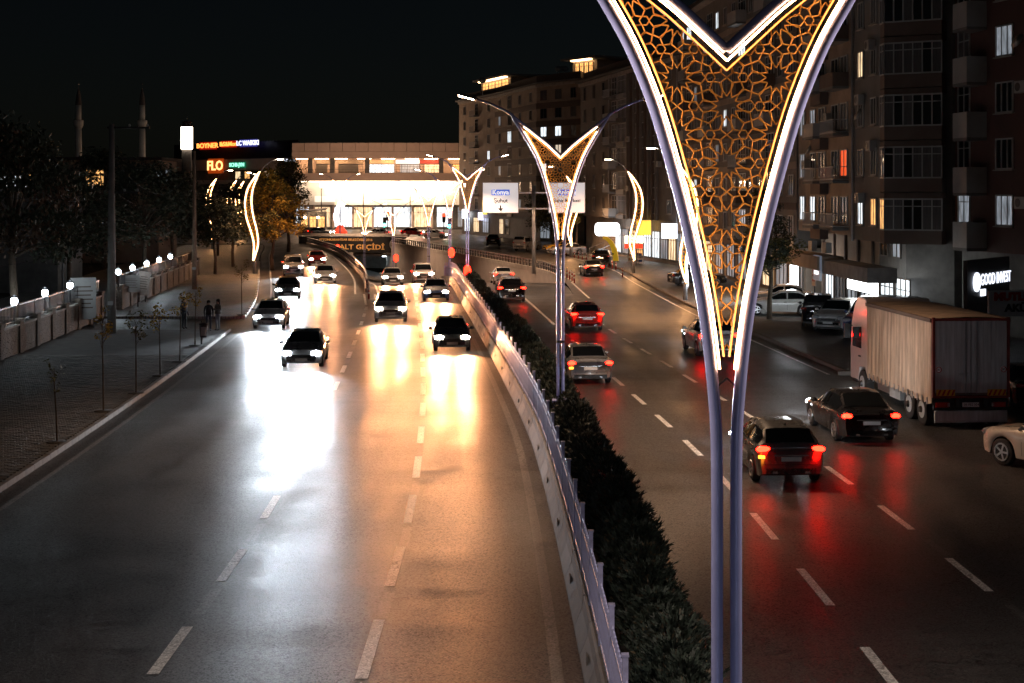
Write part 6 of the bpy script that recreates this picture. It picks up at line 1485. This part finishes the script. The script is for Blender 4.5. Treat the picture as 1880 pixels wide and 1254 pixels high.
for sg in (-1,1):
    m = MB(); x0, x1 = (-W_/2 + .09,-.012) if sg < 0 else (.012,W_/2 - .09); k_ = 9
    for i in range(k_): m.box((x0 + (x1-x0)*(i + .5)/k_,-.02 - .006*(i % 2),(ZB + ZT)/2 + .05),((x1-x0)/k_ - .004,.05,ZT - ZB - .12))
    d_ = m.build('rear_door', M['door_grey'], trk)
    m = MB(); m.bar((sg*.18,-.06,ZB + .1),(sg*.18,-.06,ZT - .1),.03,.03); m.bar((sg*.08,-.07,ZB + .75),(sg*.36,-.07,ZB + .7),.03,.03); m.build('locking_bar', M['galv'], d_)
    m = MB(); m.tube([(sg*(W_/2 - .2),-.055,ZB + .85),(sg*(W_/2 - .2),-.065,ZB + .85)], .1, 16); pl = m.build('speed_sticker', M['plate'], d_)
    m = MB(); m.tube([(sg*(W_/2 - .2) + .085*math.cos(a*PI/8),-.07,ZB + .85 + .085*math.sin(a*PI/8)) for a in range(16)], .014, 5, closed=True); m.build('ring', M['car_red'], pl)
    text('lettering', '80', .11, M['signblack'], pl, (sg*(W_/2 - .2),-.07,ZB + .85), extrude=.002)
    m = MB(); m.box((sg*(W_/2 - .04),-.03,(ZB+ZT)/2),(.08,.09,ZT - ZB + .1)); m.build('frame_post', TRIM, trk)
    m = MB(); cx = sg*(W_/2 - .42); m.box((cx,-.06,ZB + .12),(.6,.02,.2)); bd = m.build('hazard_board', M['car_yellow'], trk)
    m = MB()
    for i in range(4): m.raw([(cx - .28 + i*.15,-.072,ZB + .03),(cx - .21 + i*.15,-.072,ZB + .03),(cx - .13 + i*.15,-.072,ZB + .21),(cx - .20 + i*.15,-.072,ZB + .21)], [(0,1,2,3)])
    m.build('stripe', M['car_red'], bd)
    m = MB(); m.box((sg*.92,.0,.78),(.42,.08,.16)); m.build('tail_light', M['tail_off'], trk)
    m = MB(); m.box((sg*.72,-.01,.78),(.08,.06,.12)); m.build('reversing_light', M['head_off'], trk)
m = MB(); m.box((0,-.03,ZT - .02),(W_ - .16,.09,.08)); m.box((0,-.03,ZB - .02),(W_ - .16,.09,.08)); m.build('frame_beam', TRIM, trk)
m = MB(); m.box((0,.05,.78),(2.4,.1,.34)); m.build('light_panel', M['black'], trk)
m = MB(); m.box((.0,-.02,.78),(.54,.03,.14)); pl = m.build('number_plate', M['plate'], trk); text('lettering', '06 FES 504', .11, M['signblack'], pl, (0.02,-.04,.78), extrude=.002)
m = MB(); m.box((0,-.02,.42),(2.35,.06,.34)); m.build('underrun_guard', M['door_grey'], trk); m = MB(); m.box((0,-.04,.25),(2.35,.08,.05)); m.build('guard_edge', M['galv'], trk)
m = MB(); 
for sg in (-1,1): m.box((sg*.45,L_T/2 + .6,.85),(.12,L_T + 1.4,.26))
m.build('chassis', M['steel_dark'], trk)
def twheel(x, y, r_):
    m = MB(); sg = 1 if x > 0 else -1; m.tube([(x - sg*.15,y,r_),(x - sg*.13,y,r_),(x + sg*.13,y,r_),(x + sg*.15,y,r_)], [r_*.92,r_,r_,r_*.9], 22); o = m.build('wheel', M['rubber'], trk)
    m = MB(); m.tube([(x + sg*.10,y,r_),(x + sg*.16,y,r_),(x + sg*.165,y,r_)], [r_*.58,r_*.56,r_*.3], 18); m.build('rim', M['door_grey'], o); m = MB(); m.tube([(x + sg*.12,y,r_),(x + sg*.24,y,r_)], [.13,.09], 10); m.build('hub', M['steel_dark'], o)
for y, r_ in ((.95,.5),(2.15,.5),(7.15,.5)):
    for sg in (-1,1): twheel(sg*(W_/2 - .16), y, r_)
for sg in (-1,1):
    m = MB(); m.box((sg*(W_/2 - .1),.35,.62),(.3,.04,.6)); m.build('mudflap', M['black'], trk)
    m = MB(); m.box((sg*(W_/2 - .25),3.6,.72),(.45,1.1,.5)); m.build('fuel_tank', M['door_grey'], trk)
    m = MB(); m.box((sg*(W_/2 - .1),4.9,.72),(.08,1.2,.4)); m.build('side_guard', M['galv'], trk)
# cab
CB = mat('pale_pink_cab_paint', (.55,.46,.43), .32, var=.08, coat=.6); y0, y1 = L_T + .12, L_T + 2.15
m = MB(); prof = [(y0,.75),(y0,3.45),(y0 + .25,3.62),(y0 + 1.2,3.6),(y0 + 1.6,3.2),(y1 - .1,2.5),(y1,1.7),(y1,.55),(y0 + 1.15,.5),(y0 + .95,1.05),(y0 + .3,1.1)]
for sg, xw in ((1,1.18),):
    vs_ = [(-xw,y,z) for y, z in prof] + [(xw,y,z) for y, z in prof]; n = len(prof)
    m.raw(vs_, [tuple(range(n)), tuple(reversed(range(n,2*n)))] + [(i,n+i,n+(i+1) % n,(i+1) % n) for i in range(n)])
cab = m.build('cab', CB, trk)
for sg in (-1,1):
    m = MB(); m.plate([(y0 + .7,1.75),(y0 + 1.75,1.75),(y0 + 1.7,2.45),(y0 + .7,2.55)], 0, .02); w_ = m.build('side_window', M['carglass'], cab); w_.rotation_euler = (0,0,R(90)); w_.location = (sg*1.195 + (.01),0,0)
    m = MB(); m.box((sg*1.38,y0 + 1.85,2.3),(.2,.08,.55)); m.bar((sg*1.15,y0 + 1.8,2.5),(sg*1.4,y0 + 1.85,2.5),.04,.04); m.build('mirror', M['black'], cab)
    m = MB(); m.box((sg*1.2,y0 + .9,1.45),(.04,.2,.05)); m.build('door_handle', M['black'], cab); m = MB(); m.box((sg*1.1,y0 + 1.4,.5),(.25,.5,.1)); m.build('step', M['black'], cab)
    m = MB(); m.box((sg*.85,y1 + .02,.9),(.4,.06,.22)); m.build('headlight', M['head_off'], cab)
m = MB(); m.raw([(-1.05,y1 - .03,1.75),(1.05,y1 - .03,1.75),(1.05,y0 + 1.62,3.12),(-1.05,y0 + 1.62,3.12)], [(0,1,2,3)]); o = m.build('windscreen', M['carglass'], cab); o.location = (0,.03,.02)
m = MB(); m.box((0,y1 + .02,1.25),(1.5,.05,.4)); m.build('grille', M['black'], cab)
# ------------------------------------------------------------------ people, litter bin
def person(label, loc, rz, h, cloth, trousers, hair, arms='down', bag=False):
    t = thing('person', label, 'person', loc, rz); s = h/1.7
    Vv = []; E = []; Rr = []
    def v(x, y, z, r_): Vv.append((x*s,y*s,z*s)); Rr.append(r_*s); return len(Vv) - 1
    pel = v(0,0,.95,.13); wa = v(0,.01,1.10,.115); ch = v(0,0,1.32,.135); nk = v(0,.01,1.46,.055); hd0 = v(0,-.01,1.54,.075); hd1 = v(0,-.015,1.64,.085)
    E.extend([(pel,wa),(wa,ch),(ch,nk),(nk,hd0),(hd0,hd1)])
    nose = v(0,-.105,1.585,.018); E.append((hd0,nose))
    for sg in (1,-1):
        hp = v(sg*.09,0,.90,.095); kn = v(sg*.10,-.03,.50,.065); an = v(sg*.10,.01,.09,.045); ft = v(sg*.105,-.14,.035,.038); E.extend([(pel,hp),(hp,kn),(kn,an),(an,ft)])
        sh_ = v(sg*.18,0,1.40,.06); 
        if arms == 'down': el = v(sg*.24,.03,1.12,.045); wr_ = v(sg*.23,-.05,.88,.032); pa = v(sg*.225,-.07,.81,.034); fd_ = Vector((0,-.25,-1))
        else: el = v(sg*.24,.0,1.13,.045); wr_ = v(sg*.10,-.22,1.18,.032); pa = v(sg*.06,-.27,1.20,.034); fd_ = Vector((-sg*.6,-.7,.2))
        E.extend([(ch,sh_),(sh_,el),(el,wr_),(wr_,pa)])
        fd_.normalize(); base = Vector(Vv[pa])/s
        for k in range(4):
            o_ = Vector((0,(k - 1.5)*.018,0)) if arms == 'down' else Vector((0,0,(k - 1.5)*.018)); l = (.07,.085,.08,.06)[k]
            a = base + o_ + fd_*.035; b = a + fd_*l*.5; c = b + (fd_ + Vector((-sg*.4,0,0))).normalized()*l*.5
            i0 = v(a.x,a.y,a.z,.0095); i1 = v(b.x,b.y,b.z,.009); i2 = v(c.x,c.y,c.z,.008); E.extend([(pa,i0),(i0,i1),(i1,i2)])
        a = base + Vector((-sg*.01,-.03,.01)); b = a + (fd_ + Vector((0,-.9,0))).normalized()*.045; i0 = v(a.x,a.y,a.z,.011); i1 = v(b.x,b.y,b.z,.009); E.extend([(pa,i0),(i0,i1)])
    me = bpy.data.meshes.new('body'); me.from_pydata(Vv, E, []); me.update()
    o = place('body', me, t); md_ = o.modifiers.new('skin','SKIN'); md_.use_smooth_shade = True
    for i, sv in enumerate(me.skin_vertices[0].data): sv.radius = (Rr[i],Rr[i]); sv.use_root = (i == 0)
    sb = o.modifiers.new('sub','SUBSURF'); sb.levels = 1; sb.render_levels = 1
    sk = bpy.data.materials.new('person_surface'); sk.use_nodes = True; nt = sk.node_tree; b = nt.nodes["Principled BSDF"]; b.inputs["Roughness"].default_value = .75
    tc = nt.nodes.new("ShaderNodeTexCoord"); sp = nt.nodes.new("ShaderNodeSeparateXYZ"); nt.links.new(tc.outputs["Object"], sp.inputs[0]); rp = nt.nodes.new("ShaderNodeValToRGB"); rp.color_ramp.interpolation = 'CONSTANT'
    mr = nt.nodes.new("ShaderNodeMapRange"); mr.inputs["From Max"].default_value = h; nt.links.new(sp.outputs["Z"], mr.inputs["Value"]); nt.links.new(mr.outputs[0], rp.inputs[0])
    el_ = rp.color_ramp.elements; el_[0].position = 0; el_[0].color = (.02,.02,.02,1); el_[1].position = .05; el_[1].color = (*trousers,1)
    for p_, c_ in ((.56,cloth),(.865,(.42,.27,.2))): e = el_.new(p_); e.color = (*c_,1)
    nt.links.new(rp.outputs[0], b.inputs["Base Color"]); me.materials.append(sk)
    m = MB(); m.ball((0,.02*s,1.635*s), .112*s, 14, sq=(.95,1.05,1.05)); m.ball((0,.06*s,1.5*s), .1*s, 12, sq=(1.0,.6,1.5)); hr = m.build('hair', mat('hair', hair, .5, var=.2), t, True)
    m = MB(); m.tube([(0,0,.93*s),(0,.0,1.1*s),(0,0,1.36*s),(0,.005,1.44*s)], [.175*s,.16*s,.175*s,.08*s], 14); m.build('jacket', mat('jacket', cloth, .8, var=.2), t, True)
    return t
for px, py, h, rz, c_, tr_, ar, lb in ((383,608,1.62,20,(.03,.03,.035),(.05,.06,.09),'down','standing person with long dark hair and dark clothes beside the litter bin'), (400,607,1.66,-40,(.13,.12,.11),(.22,.24,.28),'fold','standing person in pale trousers holding something, rightmost of the group'), (338,604,1.70,60,(.06,.07,.09),(.04,.05,.06),'down','dim standing person in dark blue left of the group')):
    p = gp(px, py, .13); person(lb, (p.x,p.y,.13), R(rz), h, c_, tr_, (.02,.015,.012), ar)
p = gp(370, 632, .13); t = thing('litter_bin', 'dark litter bin with pale front on a post at the kerb', 'bin', (p.x,p.y,.13))
m = MB(); m.cyl((0,0,0),(0,0,1.15),.04,.04,8); m.build('post', M['steel_dark'], t); m = MB(); m.lathe([(.17,.35),(.21,.95),(.22,.97)],14,(.12,-.12,0)); m.build('bucket', M['steel_dark'], t, True); m = MB(); m.box((.16,-.345,.66),(.24,.02,.42)); m.build('label_plate', M['whitepanel'], t); m = MB(); m.lathe([(.23,.97),(.2,1.03),(.05,1.06)],14,(.12,-.12,0)); m.build('lid', M['black'], t)
p = gp(1400, 578, .13); t = thing('rubbish_bag', 'pale rubbish bag at the foot of the street tree', 'bag', (p.x,p.y,.13)); m = MB(); r_ = random.Random(3)
m.ball((0,0,.25), .3, 12, sq=(1.1,.9,.85)); m.v = [(x + r_.uniform(-.04,.04), y + r_.uniform(-.04,.04), max(0,z + r_.uniform(-.04,.04))) for x, y, z in m.v]; m.build('sack', M['whitepanel'], t); m = MB(); m.tube([(0,0,.46),(.03,0,.58),(.07,0,.6)], [.05,.07,.03], 7); m.build('knot', M['whitepanel'], t)
